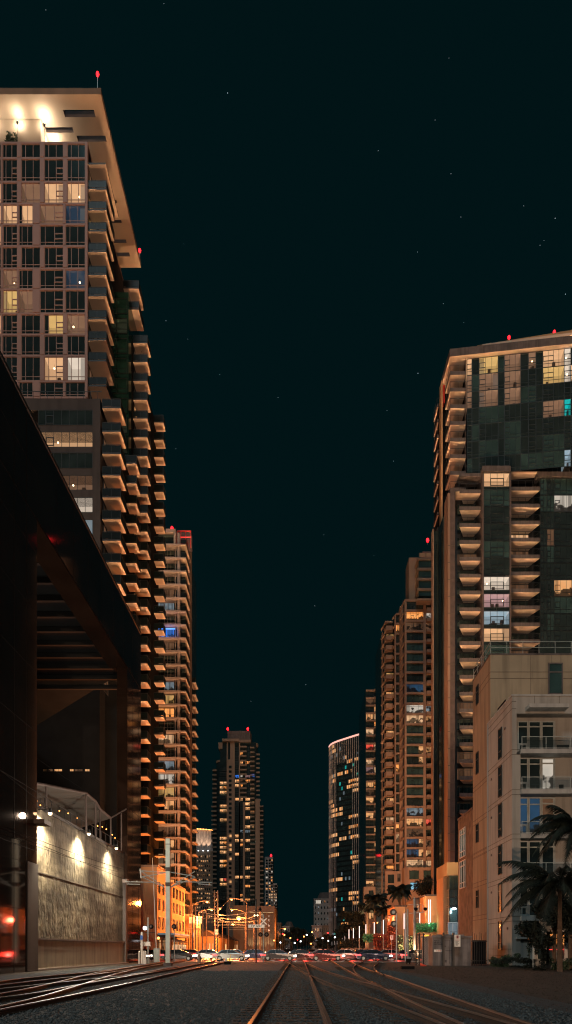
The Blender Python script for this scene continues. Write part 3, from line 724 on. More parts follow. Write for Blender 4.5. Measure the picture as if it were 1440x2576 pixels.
# penthouse plants and their hidden uplights
def leaves(n, shape, size, m, seed, aspect=1.6):
    r = random.Random(seed); b = MB(); k = b.mx(m)
    for i in range(n):
        c = Vector(shape(r)); u = Vector((r.gauss(0, 1), r.gauss(0, 1), r.gauss(0, 1))).normalized(); w = u.cross(Vector((r.gauss(0, 1), r.gauss(0, 1), r.gauss(0, 1)))).normalized()
        s = size * r.uniform(.6, 1.4); j = len(b.v)
        b.v += [tuple(c - u * s * aspect), tuple(c + w * s * .5), tuple(c + u * s * aspect), tuple(c - w * s * .5)]; b.f.append((j, j + 1, j + 2, j + 3)); b.mi.append(k)
    return b
for k, x0 in enumerate((-43.9, -48.2)):
    b = leaves(260, lambda r: (x0 + r.uniform(-.8, .8), 104.4 + r.uniform(-.3, .3), zr[0] + r.random() ** 1.2 * 3.0 + .2), .22, 'leaf', 20 + k)
    b.box(x0 - .8, x0 + .8, 104.0, 104.8, zr[0] + .23, zr[0] + .7, 'dark_metal')
    solo('planter', b, ('right' if k == 0 else 'left') + ' hand tall planter on the tower penthouse terrace', 'planter')
for k, (x, y) in enumerate(((-39.0, 104.6), (-38.6, 107.4), (-43, 104.3), (-47, 104.3), (-52, 104.3))):
    b = MB(); b.tube((x, y, zf - 1.6), (x, y, zf - 1.35), .16, 'dark_metal', 8, .2); b.ball((x, y, zf - 1.3), .14, 'lamp_warm', 8); b.tube((x, y, zr[0] + .2), (x, y, zf - 1.6), .03, 'dark_metal', 5)
    o = solo('roof_uplight', b, 'small uplight under the big flat roof, number %s from the roof corner' % ('one two three four five'.split()[k]), 'lamp', group='uplights under the flat roof')
    light('POINT', (x, y, zf - .95), 520 if k < 2 else 330, (1.0, .78, .55), .15, lin=False)
def beacon(x, y, z, label, h=1.5, r=.22):
    b = MB(); b.tube((x, y, z), (x, y, z + h), .05 * max(1, r / .3), 'steel_galv', 5); b.ball((x, y, z + h + r), r, 'beacon_red', 8, 1.5)
    light('POINT', (x, y - r - .3, z + h + r), 12 * (r / .3) ** 2, (1, .03, .03), .1, lin=False)
    solo('obstruction_light', b, label, 'beacon', group='red obstruction lights')
beacon(X(246, 102.3), 102.3, zf + .95, 'red obstruction light on the near corner of the big flat roof', 2.2, .24)
beacon(X(352, 127), 127, zf + .95 - .0, 'red obstruction light at the far end of the big flat roof', 1.0, .26)

# ================================================================ WHITE SLAB TOWER
Y2 = 164.
B = Bld('white_slab_tower', 'apartment tower with white floor slabs and round columns behind the flat roof tower', 'building', (-30, Y2, 0))
b = MB(); b.box(-62, X(470, 168), 166.2, 184, 0, Z(1372, 166), 'glass_dark'); B.part('core', b)
b = MB(); b.box(-45, X(481, 171.5), 170.2, 173, 0, Z(1336, 170), 'brick_brown'); B.part('side_wall', b)
yl = [1371.6 + 33.55 * i for i in range(28)]
xl, xm, xr = X(384, Y2), X(452, Y2), X(468.5, Y2)
for i, y in enumerate(yl):
    z = Z(y, Y2); dep = 9. if i % 2 else 6.
    b = MB(); b.box(-62, xm + .3, Y2, 166.2, z, z + .42, 'white_conc'); B.part('floor_slab', b)
    mb, rl = balc(((0, 0), (xr - xm - .3, 0), (xr - xm - .3, dep), (0, dep)), .30, 'white_conc', 'soffit', 'dark_metal', (0, 1))
    B.put('balcony', mb, (xm + .3, Y2, z), child=('railing', rl), size=6)
    if i < 27:
        m = {1: None, 6: 'lit_blue', 3: 'lit_dim', 4: 'lit_cool', 10: 'lit_cool', 12: 'lit_orange', 7: 'lit_dim', 17: 'lit_white', 18: 'lit_yellow', 22: 'lit_warm', 23: 'lit_bright', 11: 'lit_yellow'}.get(i) or (pick(LITMIX) if rnd.random() < .16 else 'glass_dark')
        ztop = z - .02; h = 2.75
        for a, c in ((384, 413), (414, 438.5)):
            w = (c - a) * 165.9 / F
            m2 = m if (c > 420 or rnd.random() < .5) else 'glass_dark'
            B.put('window', win(w, h, (.33, .66), (.45,), 'white_conc' if a > 400 else 'dark_metal', m2, .05), (X(a, 165.9), 166.1, ztop - h), size=w * h)
b = MB()
for px in (448.4,): b.tube((X(px, Y2), Y2 + .9, 0), (X(px, Y2), Y2 + .9, Z(1338, Y2)), .42, 'white_conc', 12)
b.box(X(440.5, 165), X(442.5, 165), 165.0, 165.3, 0, Z(1340, 165), 'white_conc'); B.part('columns', b)
stack(B, X(481, 178), X(493, 178), 178, 4.6, [1718 + 30.9 * i for i in range(20)], fascia='white_conc', edges=(0,))
b = MB(); b.box(-40, X(482, 179), 179, 186, 0, Z(1705, 179), 'brick_brown'); B.part('rear_wing', b)
zt = Z(1371, Y2)
b = MB(); b.box(X(384, Y2), X(438, Y2), Y2, Y2 + 4, zt + 3.1, zt + 3.9, 'white_conc'); b.box(X(437.5, Y2), X(442, Y2), Y2, Y2 + 4, zt + .43, zt + 3.9, 'white_conc'); b.box(X(384, Y2), X(437, Y2), Y2 + 1, Y2 + 6, zt + .43, zt + 3.1, 'glass_dark'); B.part('penthouse', b)
b = MB()
for px in (442.5, 451, 463, 476): b.box(X(px, Y2), X(px, Y2) + .16, Y2 + 2, Y2 + 2.16, zt + .5, zt + 4.5, 'sign_red')
b.box(X(442.5, Y2), X(478, Y2), Y2 + 1.9, Y2 + 2.2, zt + 4.5, zt + 4.7, 'sign_red'); b.box(X(443, Y2), X(478, Y2), Y2 + 1.9, Y2 + 2.1, zt + 3.0, zt + 3.15, 'led_red'); b.box(X(444, Y2), X(478, Y2), Y2 + 3.6, Y2 + 3.7, zt + .5, zt + 4.4, 'conc_dark'); B.part('roof_screen', b)
light('POINT', (X(460, Y2), Y2 + 2.9, zt + 2.0), 40, (1, .05, .04), .3, lin=False)
b = MB(); b.box(X(385, Y2), X(441, Y2), Y2 - .06, Y2 - .0, Z(1583, Y2), Z(1583, Y2) + .16, 'led_blue'); B.part('blue_led_strip', b)
light('POINT', (X(430, Y2), Y2 - .6, Z(1583, Y2) - .3), 90, (.05, .25, 1), .3, lin=False)
light('POINT', (X(460, Y2), Y2 + 3, Z(1583, Y2) - .4), 120, (.05, .25, 1), .3, lin=False)
B.done()
beacon(X(433, 166), 166, zt + 3.9, 'red obstruction light on the roof of the white slab tower', 1.0, .35)
b = MB(); b.box(X(383, 168), X(412, 168), 168, 170, Z(1372, 168), Z(1292, 168), 'tan'); solo('stair_penthouse', b, 'small reddish roof block behind the white slab tower penthouse', 'roof structure')
# ================================================================ RIGHT: BIG GLASS TOWER
YK = 126.
zk = lambda x, y: (1082 + .24858 * x, 817.8 + .24858 * y)
B = Bld('glass_apartment_tower', 'big dark glass apartment tower at right with stacked lit balcony undersides', 'building', (38, YK, 0))
ang = R(-7.3); ca, sa = math.cos(ang), math.sin(ang)
xo, yo = X(1171.5, YK), YK                      # left end of the upper facade
def kf(px):                                      # distance along the turned facade for a picture column
    t = (px - CX) / F; return (t * yo - xo) / (ca - t * sa)
def kp(s, off=0.): return (xo + s * ca + off * sa, yo + s * sa - off * ca)
zc = Z(1194, YK); zt = Z(901, YK)
b = MB(); e = kf(1500)
b.prism([kp(0, -2.4), kp(e, -2.4), (kp(e)[0], 150), (xo + 1.5, 150)], zc - 1, zt, 'black'); b.prism([kp(0, -.02), kp(.05, -.02), kp(.05, -2.4), kp(0, -2.4)], zc - 1, zt, 'conc_dark'); B.part('upper_body', b)
b = MB(); p0 = kp(-2.9, .7); p1 = kp(e, .7)
b.prism([p0, p1, (p1[0], 150), (34, 150), (34, 133), (X(1133, YK) - .3, 133)], zt, zt + 1.42, 'conc_fascia', mbot='soffit'); B.part('roof_band', b)
b = MB(); b.prism([kp(3.0, .4), kp(e, .9), (kp(e)[0], 148), (xo + 3, 148)], zt + 1.424, zt + 1.9, 'soffit'); 
s0_ = kf(1201); a_, c_, d_, e_ = kp(s0_, .2), kp(e, .2), kp(e, -9), kp(s0_, -9)
b.face([a_ + (zt + 1.9,), c_ + (zt + 1.9,), c_ + (zt + 3.1,), a_ + (zt + 1.95,)], 'orange_wall'); b.face([a_ + (zt + 1.95,), c_ + (zt + 3.1,), d_ + (zt + 3.1,), e_ + (zt + 1.95,)], 'conc_dark'); b.face([d_ + (zt + 1.9,), e_ + (zt + 1.9,), e_ + (zt + 1.95,), d_ + (zt + 3.1,)], 'conc_dark'); B.part('roof_plant', b)
for s_ in (3.0, 6.2, 9.4, 12.6, 15.8): 
    b = MB(); q = kp(s_, .703); b.box(q[0] - .03, q[0] + .03, q[1] - .05, q[1] + .02, zt, zt + 1.42, 'groove'); B.part('band_joint', b)
cols = [(375, 425), (425, 497), (497, 690), (690, 752), (752, 918), (918, 995), (995, 1072), (1072, 1142), (1142, 1358), (1358, 1425), (1425, 1560), (1560, 1680)]
fh = 3.06
litK = {(2, 0): 'lit_yellow', (0, 0): 'lit_bright', (8, 0): 'lit_bright', (9, 0): 'lit_white', (8, 1): 'lit_yellow', (9, 1): 'lit_white', (2, 1): 'lit_dim', (4, 1): 'lit_dim', (2, 2): 'lit_dim', (4, 2): 'lit_dim', (4, 0): 'lit_dim',
        (6, 0): 'lit_dim', (8, 3): 'lit_dim', (9, 3): 'lit_teal', (9, 6): 'lit_cool', (10, 1): 'lit_warm', (0, 2): 'lit_dim', (0, 1): 'lit_dim'}
for c, (a, d_) in enumerate(cols):
    s0, s1_ = kf(1082 + .24858 * a), kf(1082 + .24858 * d_); w = s1_ - s0
    for f in range(7):
        z = zt - .25 - fh * (f + 1); m = litK.get((c, f), 'glass_teal' if rnd.random() < .3 else 'glass_dark')
        n = max(1, round(w / 1.0)); vm = tuple((i + 1) / n for i in range(n - 1)); wide = w > 2.2
        q = kp(s0, .02)
        kw = dict(vm=vm, hb=(.22,), frame='mullion', bar=.05, sash=(0.02, (2.0 / n if c == 8 else 1.0 / n), .36, .68) if c not in (1, 3, 5, 7) else None)
        if m.startswith('lit'): litwin(B, w, fh - .03, {'warm': 'bright'}.get(m[4:], m[4:]), (q[0], q[1], z), ang, size=w * 6, var=c * 7 + f, **kw)
        else: B.put('window', win(w, fh - .03, glass=m, **kw), (q[0], q[1], z), ang, size=w * 3)
# left balcony stacks
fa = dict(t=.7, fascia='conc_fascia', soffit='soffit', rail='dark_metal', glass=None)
ys = [901 + 41.9 * i for i in range(9)]
x0, x1 = X(1133, YK), xo + .1
mb, rl = balc(((0, 0), (x1 - x0, 0), (x1 - x0, 4.3), (0, 4.3)), edges=(0, 3), **fa)
for i, y in enumerate(ys):
    if i: B.put('balcony', mb, (x0, YK, Z(y, YK)), child=('railing', rl), size=9)
x0, x1 = X(1100.6, 136.5), X(1112, 136.5) + 1.0
mb, rl = balc(((0, 0), (x1 - x0, 0), (x1 - x0, 3.9), (0, 3.9)), edges=(0, 3), **fa)
for i in range(10): B.put('balcony', mb, (x0, 136.5, Z(1024 + 38.9 * i, 136.5)), child=('railing', rl), size=7)
b = MB(); b.box(X(1113, 133), 60, 133.3, 141, 0, zt - .1, 'black'); B.part('rear_body', b)
b = MB(); b.box(X(1110.8, 131.5), X(1114, 131.5), 131.5, 133.2, 0, Z(957, 131.5), 'orange_wall'); b.box(X(1117, 131.5), X(1121, 131.5), 132, 135, Z(1000, 131), zt + .6, 'sign_red'); B.part('corner_fin', b)
# lower body
YB = 125.5
b = MB(); b.box(X(1146, YB + 3), 62, YB + 3, 150, 0, zc, 'dark_metal'); B.part('lower_body', b)
b = MB(); b.box(X(1091, 134), X(1112, 134), 134, 136, 0, Z(1335, 134), 'glass_dark'); b.box(X(1114.5, 128), X(1127, 128), 128, 132, 0, Z(1300, 128), 'glass_dark'); B.part('left_glazing', b)
b = MB(); b.box(X(1127, 125), X(1133, 125), 125, 128, 0, Z(1240, 125), 'peach')
b.box(X(1133, 125) + .02, X(1146, 125), 125.2, 129, 0, Z(1225, 125), 'conc_dark')
for i in range(24): b.box(X(1127, 125) - .01, X(1146, 125) + .01, 124.98, 125.02, 4 + i * 3.1, 4.12 + i * 3.1, 'groove')
B.part('left_pier', b)
b = MB(); b.box(X(1089, 132), X(1092, 132), 132, 133.5, 0, Z(1330, 132), 'peach'); B.part('edge_pier', b)
w = X(1214, YB) - X(1156.4, YB)
mb, rl = balc(((0, 0), (w, 0), (w - .9, 3.0), (1.4, 3.0)), edges=(0,), **fa)
for i in range(22): B.put('balcony', mb, (X(1156.4, YB), YB, Z(1241 + 42.4 * i, YB)), child=('railing', rl), size=9)
w = X(1358.7, YB) - X(1286, YB)
mb, rl = balc(((0, 0), (w, 0), (w - 1.2, 3.0), (0, 3.0)), edges=(0, 1), **fa)
for i in range(11): B.put('balcony', mb, (X(1286, YB), YB, Z(1234 + 42.7 * i, YB)), child=('railing', rl), size=9)
for i in range(11):
    m = 'lit_bright' if i == 2 else ('lit_dim' if i in (3, 5, 9) else 'glass_dark')
    B.put('window', win(w - 1.2, 2.3, (.2, .4, .6, .8), (), 'dark_metal', m, .06), (X(1286, YB) + .1, YB + 2.97, Z(1234 + 42.7 * (i + 1), YB) + .7), size=6)
for i in range(22): B.put('window', win(3.9, 2.2, (.33, .66), (), 'dark_metal', 'glass_dark' if rnd.random() < .9 else 'lit_dim', .06), (X(1156.4, YB) + .2, YB + 2.97, Z(1241 + 42.4 * (i + 1), YB) + .7), size=3)
# window bay between the stacks
YW = 124.4; xa, xb = X(1217, YW), X(1282, YW)
b = MB(); b.box(xa, xb, YW + 2.3, YB + 4, 0, Z(1188, YW), 'black'); B.part('window_bay', b)
b = MB(); b.box(xa - .3, xb + .15, YW - .35, YB + 4, Z(1188, YW), Z(1175, YW), 'conc_fascia'); b.box(xa - .25, xa - .01, YW - .1, YB + 3, 0, Z(1188, YW), 'conc_dark'); b.box(xb + .01, xb + .3, YW - .1, YB + 3, 0, Z(1188, YW), 'conc_dark'); B.part('bay_cap', b)
for i in range(24):
    zt_ = Z(1188 + 43.35 * i, YW)
    if zt_ < 10: break
    m = {0: 'lit_bright', 6: 'lit_white', 7: 'lit_violet', 8: 'lit_cool', 9: 'lit_bright'}.get(i, 'glass_teal' if i % 3 == 1 else 'glass_dark')
    if m.startswith('lit'):
        litwin(B, xb - xa, 2.5, m[4:], (xa, YW, zt_ - 2.7), size=20, var=i, vm=(.26, .52, .78), hb=(.35,), frame='mullion', bar=.06, sash=(.27, .77, .08, .62))
        B.put('window', win(xb - xa, .55, (.5,), (), 'mullion', 'glass_dark', .05), (xa, YW, zt_ - 3.26), size=3); continue
    B.put('window', win(xb - xa, 2.5 if m.startswith('lit') else 3.1, (.26, .52, .78), (.35,), 'mullion', m, .06, (.27, .77, .08, .62)), (xa, YW, zt_ - (2.7 if m.startswith('lit') else 3.1)), size=14)
# right lower curtain wall with its cap
b = MB(); b.box(X(1359, YB), X(1530, YB), YB, YB + 3, 0, Z(1203, YB), 'glass_dark'); B.part('right_bay', b)
b = MB(); b.box(X(1350, YB), X(1530, YB), YB - .5, YB + 3, Z(1203, YB), Z(1191, YB), 'conc_fascia')
for k in range(14): b.box(X(1352 + k * 12, YB), X(1352 + k * 12, YB) + .05, YB - .45, YB - .40, Z(1191, YB), Z(1191, YB) + .9, 'dark_metal')
b.box(X(1352, YB), X(1530, YB), YB - .46, YB - .39, Z(1191, YB) + .9, Z(1191, YB) + .96, 'dark_metal')
b.box(X(1156, YB), X(1217, YB), YB - .2, YB + 3, Z(1200, YB), Z(1192, YB), 'conc_fascia'); b.prism([(X(1286, YB), YB), (X(1358, YB), YB), (X(1335, YB + 3), YB + 3), (X(1286, YB), YB + 3)], Z(1186, YB) - .3, Z(1186, YB), 'soffit'); B.part('setback_cap', b)
for c, (a, d_) in enumerate(((1359, 1376), (1376, 1394), (1394, 1440), (1440, 1480), (1480, 1525))):
    for i in range(10):
        m = {(2, 1): 'lit_white', (1, 3): 'lit_dim', (2, 6): 'lit_warm', (3, 1): 'lit_white', (3, 6): 'lit_warm'}.get((c, i), 'glass_teal' if rnd.random() < .25 else 'glass_dark')
        n = max(2, round((d_ - a) / 14)); w = (d_ - a) * YB / F
        B.put('window', win(w, 3.05, tuple((k + 1) / n for k in range(n - 1)), (.25,), 'mullion', m, .05, (.05, 1.0 / n, .35, .7)), (X(a, YB), YB, Z(1203 + 42.6 * (i + 1), YB)), size=w * 3)
# podium
YP = 99.; xp = X(1125, YP)
b = MB(); b.box(xp, 40, YP, 106.5, Z(2202, YP), Z(2169.5, YP), 'yellow_wall'); b.box(xp + .5, 40, YP + .6, 106, .14, Z(2202, YP), 'glass_teal'); b.box(xp, xp + .49, 101.5, 106.4, .14, Z(2202, YP), 'orange_wall'); B.part('podium', b)
for k in range(3):
    for f in range(4):
        B.put('window', win(1.1, 2.4, (), (.5,), 'dark_metal', 'glass_teal' if f else 'lit_cool', .05), (xp + .52 + k * 1.12, YP + .58, .3 + f * 2.5), size=2)
for f in range(4):
    B.put('window', win(1.5, 2.3, (.5,), (.5,), 'orange_wall', 'glass_dark' if f != 0 else 'lit_warm', .05), (xp - .02 + .5, YP + .6 + 1.6, .4 + f * 2.5), R(-90), size=2)
B.put('window', win(2.2, 5.2, (.33, .66), (.5,), 'white_paint', 'lit_cool', .06), (X(1129, YP), YP + .54, .16), size=12, label='tall cool lit lobby entrance glazing')
B.done()
t = thing('lobby_lamp', 'round white lamp hanging over the podium entrance', 'lamp', (X(1143, 98.7), 98.7, Z(2282, 98.7)))
b = MB(); b.ball((X(1143, 98.7), 98.7, Z(2286, 98.7)), .34, 'lamp_white', 10, .5); part('lamp_shade', b, t)
b = MB(); b.tube((X(1143, 98.7), 98.7, Z(2284, 98.7)), (X(1143, 98.7), 98.7, Z(2202, 98.7)), .03, 'dark_metal', 5); part('rod', b, t)
light('POINT', (X(1143, 98.4), 98.2, Z(2292, 98.7)), 160, (.8, .92, 1), .2, lin=False, parent=t)
beacon(X(1281, 126), 126, Z(862, 126), 'left red obstruction light on the big glass tower roof', .7, .26)
beacon(X(1395, 125), 125, Z(849, 125), 'right red obstruction light on the big glass tower roof', .7, .26)

# ================================================================ RIGHT ROW: PEACH TOWERS
zj = lambda x, y: (905.9 + .15876 * x, 1352.5 + .15876 * y)
YJ = 205.
B = Bld('peach_tower', 'peach concrete apartment tower with wide glass bays beside the big glass tower', 'building', (36, YJ, 0))
xA, xB, xC = X(1021.5, YJ), X(1067.8, YJ), X(1090, YJ)
b = MB(); b.box(xA, xC + 6, YJ + .5, 240, 0, Z(1508, YJ), 'glass_dark'); B.part('core', b)
b = MB(); b.box(xA - .9, xA + .35, YJ + 6.0, 216, 0, Z(1500, YJ), 'peach'); b.box(xA - .3, xA + .25, YJ + .1, YJ + 1.3, 0, Z(1508, YJ), 'peach'); b.box(xB - .25, xB + .55, YJ + .12, YJ + 1, 0, Z(1508, YJ), 'peach'); b.box(xC - .5, xC + 1.4, YJ - .6, YJ + 1, 0, Z(1400, YJ), 'peach'); B.part('piers', b)
litJ = {1: 'lit_orange', 2: 'lit_dim', 10: 'lit_white', 11: 'lit_bright', 8: 'lit_bluedim', 20: 'lit_cool', 21: 'lit_warm', 22: 'lit_dim', 23: 'lit_bluedim', 24: 'lit_bluedim', 25: 'lit_bright', 14: 'glass_teal'}
litJr = {1: 'lit_white', 2: 'lit_dim', 10: 'lit_cool', 11: 'lit_warm', 14: 'lit_warm', 21: 'lit_red', 23: 'lit_dim', 24: 'lit_warm', 25: 'lit_bright'}
for i in range(26):
    y = 1512 + 26 * i; z = Z(y, YJ)
    b = MB(); b.prism([(xA - .3, YJ), (xB + .4, YJ), (xB + .4, YJ + .52), (xA - .3, YJ + .52)], z, z + .62, 'peach'); b.prism([(xA - 1.0, YJ + 6), (xA - .3, YJ), (xA - .3, YJ + .6), (xA - .6, YJ + 6)], z, z + .62, 'peach'); B.part('floor_slab', b)
    m = litJ.get(i, 'glass_teal' if rnd.random() < .6 else 'glass_dark')
    cells = {3: 'lit_warm'} if i in (14, 15, 23, 24) else None
    B.put('window', win(xB - xA - .3, 2.45, (.28, .45, .72), (.8,), 'dark_metal', m, .06, (.28, .45, .1, .6), cells), (xA + .15, YJ + .48, z - 2.47), size=14)
    B.put('window', win(2.2, 2.2, (.5,), (.6,), 'dark_metal', litJr.get(i, 'glass_dark'), .06), (xB + .5, YJ + .48, z - 2.4), size=5)
    mb, rl = balc(((0, 0), (2.0, 0), (2.0, 1.7), (0, 1.7)), .95, 'peach', 'peach', 'peach', (), glass=None)
    if i: B.put('balcony', mb, (xB + .6, YJ - 1.15, z - .35), size=6)
    B.put('window', win(1.6, 2.3, (.5,), (), 'dark_metal', 'glass_dark', .06), (xA - .31, YJ + 3.4, z - 2.4), R(-90), size=.5)
# penthouse
zp0 = Z(1508, YJ)
b = MB(); b.box(X(1032.6, YJ), xB, YJ + 2.5, 214, zp0, Z(1390.5, YJ), 'tan'); B.part('penthouse', b)
b = MB(); b.box(xB + .2, X(1100, YJ), YJ + 4, 214, zp0, Z(1367.5, YJ), 'tan'); B.part('lift_house', b)
b = MB(); b.box(X(1054, 203), X(1087, 203), 203, 207.4, zp0, Z(1405, 203), 'glass_teal')
for k in range(5): z = Z(1407 + 25.5 * k, 203); b.box(X(1050, 203), X(1087, 203), 202.6, 207.3, z - .35, z + .3, 'tan')
B.part('corner_glazing', b)
b = MB(); z = Z(1405, 203); b.box(X(1054, 203), X(1087, 203), 202.7, 202.76, z + .35, z + 1.5, 'lit_dim'); B.part('roof_balustrade', b)
B.done()
beacon(X(1077, 205), 205.5, Z(1367, 205), 'red obstruction light on the peach tower lift house', .8, .45)

# stepped wing in front bays farther back
B = Bld('stepped_peach_wing', 'peach apartment wing with stepped balconies left of the wide glass bays', 'building', (30, 215, 0))
x0, x1 = X(995, 212), X(1012, 212)
b = MB(); b.box(x0 + .2, x1 + .3, 212.6, 240, 0, Z(1543, 212), 'glass_dark'); b.box(X(968, 218) + .1, x0 + .3, 219.2, 245, 0, Z(1562, 218), 'glass_dark'); B.part('core', b)
b = MB(); b.box(x1 - .15, x1 + .45, 212.0, 214, 0, Z(1520, 212), 'peach'); b.box(x1 + .2, x1 + .9, 211.2, 214, 0, Z(1515, 212), 'peach'); b.box(x0 - .1, x0 + .25, 212.1, 214, 0, Z(1545, 212), 'peach'); b.box(X(962, 224), X(965, 224), 224, 226, 0, Z(1590, 224), 'peach'); B.part('piers', b)
for i in range(26):
    y = 1545.5 + 25.1 * i; z = Z(y, 212)
    b = MB(); b.prism([(x0 - .6, 215.5), (x0 + .3, 212), (x1, 212), (x1, 212.6), (x0 + .5, 212.6), (x0 - .2, 215.7)], z, z + .5, 'peach')
    zb = Z(1566 + 24.35 * i, 218); xl_ = X(967.5, 218)
    b.prism([(xl_ - .5, 223.6), (xl_ + .3, 218), (x0, 218), (x0, 219.3), (xl_ + .6, 219.3), (xl_ - .1, 223.8)], zb, zb + .5, 'peach'); B.part('floor_slab', b)
    m = 'lit_orange' if i == 1 else (pick(LITMIX) if (i > 8 and rnd.random() < .22) else 'glass_dark')
    B.put('window', win(1.9, 2.5, (.5,), (.5,), 'dark_metal', m, .05), (x0 + .25, 212.55, z - 2.5), size=5)
    m = 'lit_yellow' if i in (1, 5) else (pick(LITMIX) if (i > 5 and rnd.random() < .42) else 'glass_dark')
    B.put('window', win(2.6, 1.9, (.4, .7), (.5,), 'dark_metal', m, .05), (xl_ + .7, 219.15, zb - 2.1), size=5)
    mb, rl = balc(((0, 0), (2.15, 0), (2.15, 2.2), (-.35, 2.2)), 1.35, 'peach', 'peach', 'peach', (), glass=None)
    B.put('balcony', mb, (x0 - 2.2, 216.9, zb - 2.85), size=6)
B.done()

B = Bld('far_peach_tower', 'farther lower peach apartment tower with corner glass bays next to the curved tower', 'building', (31, 280, 0))
YQ = 278.
b = MB(); b.box(X(921, YQ), X(965, YQ), YQ + .7, 310, 0, Z(1735, YQ), 'glass_dark'); b.box(X(954, YQ), X(956.5, YQ), YQ, YQ + 2, 0, Z(1728, YQ), 'peach'); b.box(X(957.5, 270), X(965, 270), 262, 272, 0, Z(1706, 270), 'peach'); B.part('core', b)
for i in range(26):
    z = Z(1738 + 19.1 * i, YQ)
    b = MB(); b.prism([(X(917, 290), 290), (X(921, YQ), YQ), (X(941, YQ), YQ), (X(941, YQ), YQ - .8), (X(954, YQ), YQ - .8), (X(954, YQ), YQ + .71), (X(922, YQ), YQ + .71), (X(918.5, 290), 290)], z, z + .55, 'peach'); B.part('floor_slab', b)
    m = {7: 'lit_orange', 10: 'lit_violet', 0: 'glass_dark', 1: 'lit_dim'}.get(i) or (pick(LITMIX) if rnd.random() < .35 else 'glass_dark')
    if i == 7: m = 'lit_red'
    B.put('window', win(3.1, 2.4, (.5,), (.5,), 'dark_metal', m, .06), (X(921.5, YQ), YQ + .67, z - 2.4), size=6)
    m = pick(LITMIX) if rnd.random() < .42 else 'glass_dark'
    B.put('window', win(1.7, 2.4, (.5,), (.5,), 'dark_metal', m, .06), (X(942.5, YQ), YQ + .66, z - 2.4), size=5)
    b = MB(); 
B.done()
# podium of the row
B = Bld('row_podium', 'orange lit stone podium building at the foot of the peach towers', 'building', (33, 198, 0))
z0 = Z(2182, 200)
b = MB(); b.box(X(1018, 200), X(1092, 200), 200, 204.8, 0, z0, 'peach'); B.part('wall', b)
b = MB(); b.box(X(968, 212), X(1010, 212), 210.5, 211.9, 0, Z(2192, 211), 'peach'); B.part('wall', b)
b = MB(); b.box(X(914, 276), X(958, 276), 272, 277, 0, Z(2232, 275), 'peach'); B.part('wall', b)
for px, py0, py1, Yb, m, w_ in ((1030, 2190, 2212, 200, 'glass_teal', 24), (1066, 2190, 2212, 200, 'glass_teal', 18), (1032, 2220, 2238, 200, 'screen_blue', 22), (1066, 2220, 2240, 200, 'glass_dark', 18), (976, 2200, 2222, 210.5, 'glass_dark', 16), (976, 2226, 2250, 210.5, 'glass_dark', 16), (1000, 2198, 2218, 210.5, 'lit_dim', 8), (928, 2240, 2256, 272, 'glass_dark', 12), (944, 2262, 2276, 272, 'lit_warm', 10), (928, 2296, 2312, 272, 'lit_warm', 12)):
    B.put('window', win(w_ * Yb / F, (py1 - py0) * Yb / F, (.5,), (), 'dark_metal', m, .08), (X(px, Yb), Yb - .01, Z(py1, Yb)), size=3)
B.done()

# ================================================================ CURVED GLASS TOWER
B = Bld('curved_glass_tower', 'curved dark glass tower with thin vertical fins and a glowing roof edge', 'building', (30, 410, 0))
H = 128.
foot = [(18.9, 428.9), (19.6, 424.5), (20.8, 421.4), (22.4, 418.8), (24.5, 416), (26.8, 413.4), (29.2, 410.7), (31.6, 408), (33.4, 406), (35.2, 404.2), (37, 402.3), (38.8, 400.4), (41, 398.6)]
b = MB(); b.prism(foot + [(50, 440), (25, 445)], 0, H, 'glass_dark'); B.part('body', b)
acc = [0]
for p, q in zip(foot[:-1], foot[1:]): acc.append(acc[-1] + math.dist(p, q))
def at(s):
    for i in range(len(foot) - 1):
        if s <= acc[i + 1]:
            t = (s - acc[i]) / (acc[i + 1] - acc[i]); p, q = foot[i], foot[i + 1]
            return (p[0] + (q[0] - p[0]) * t, p[1] + (q[1] - p[1]) * t), math.atan2(q[1] - p[1], q[0] - p[0])
    return foot[-1], 0
L = acc[-1]; n = 24
for k in range(n + 1):
    if 8 <= k <= 15 : ztop0 = H - 14
    else: ztop0 = 0
    (x, y), a = at(L * k / n); b = MB(); b.box(x - .14, x + .14, y - .5, y - .02, ztop0, H, 'white_conc'); B.part('fin', b)
b = MB()
for p, q in zip(foot[:-1], foot[1:]): b.bar((p[0], p[1] - .35, H + .1), (q[0], q[1] - .35, H + .1), .5, .9, 'led_pink')
B.part('lit_roof_edge', b)
for f in range(41):
    z = H - 3.05 * (f + 1)
    segs = {6: (0, 14), 7: (1, 8), 2: (0, 5), 11: (0, 5), 17: (14, 20), 18: (0, 8), 19: (9, 24), 20: (0, 9), 22: (0, 9), 23: (14, 20), 27: (0, 11), 29: (0, 8), 30: (14, 22), 31: (14, 20), 33: (0, 7), 34: (14, 20), 36: (9, 21), 37: (14, 20), 38: (13, 22)}.get(f)
    if not segs and rnd.random() < .4: q0_ = rnd.choice((0, 0, 3, 13, 14, 16)); segs = (q0_, q0_ + rnd.randint(3, 8))
    for k in range(n):
        (x, y), a = at(L * (k + .04) / n); on = segs and segs[0] <= k < segs[1] and rnd.random() < .9
        if f == 2 or f == 33: mm = 'lit_cool'
        else: mm = pick([('lit_far', .7), ('lit_orange', .15), ('lit_bright', .08), ('lit_cool', .07)]) or 'lit_far'
        if not on and rnd.random() < .05: on = True; mm = pick([('lit_teal', .3), ('lit_cool', .4), ('lit_warm', .3)]) or 'lit_warm'
        if on or 7 < k < 16 and f > 4:
            B.put('window', win(L / n * .9, 2.3, (.5,), (), 'dark_metal', mm if on else 'glass_teal', .12), (x, y - .03, z), a, size=3 if on else 1)
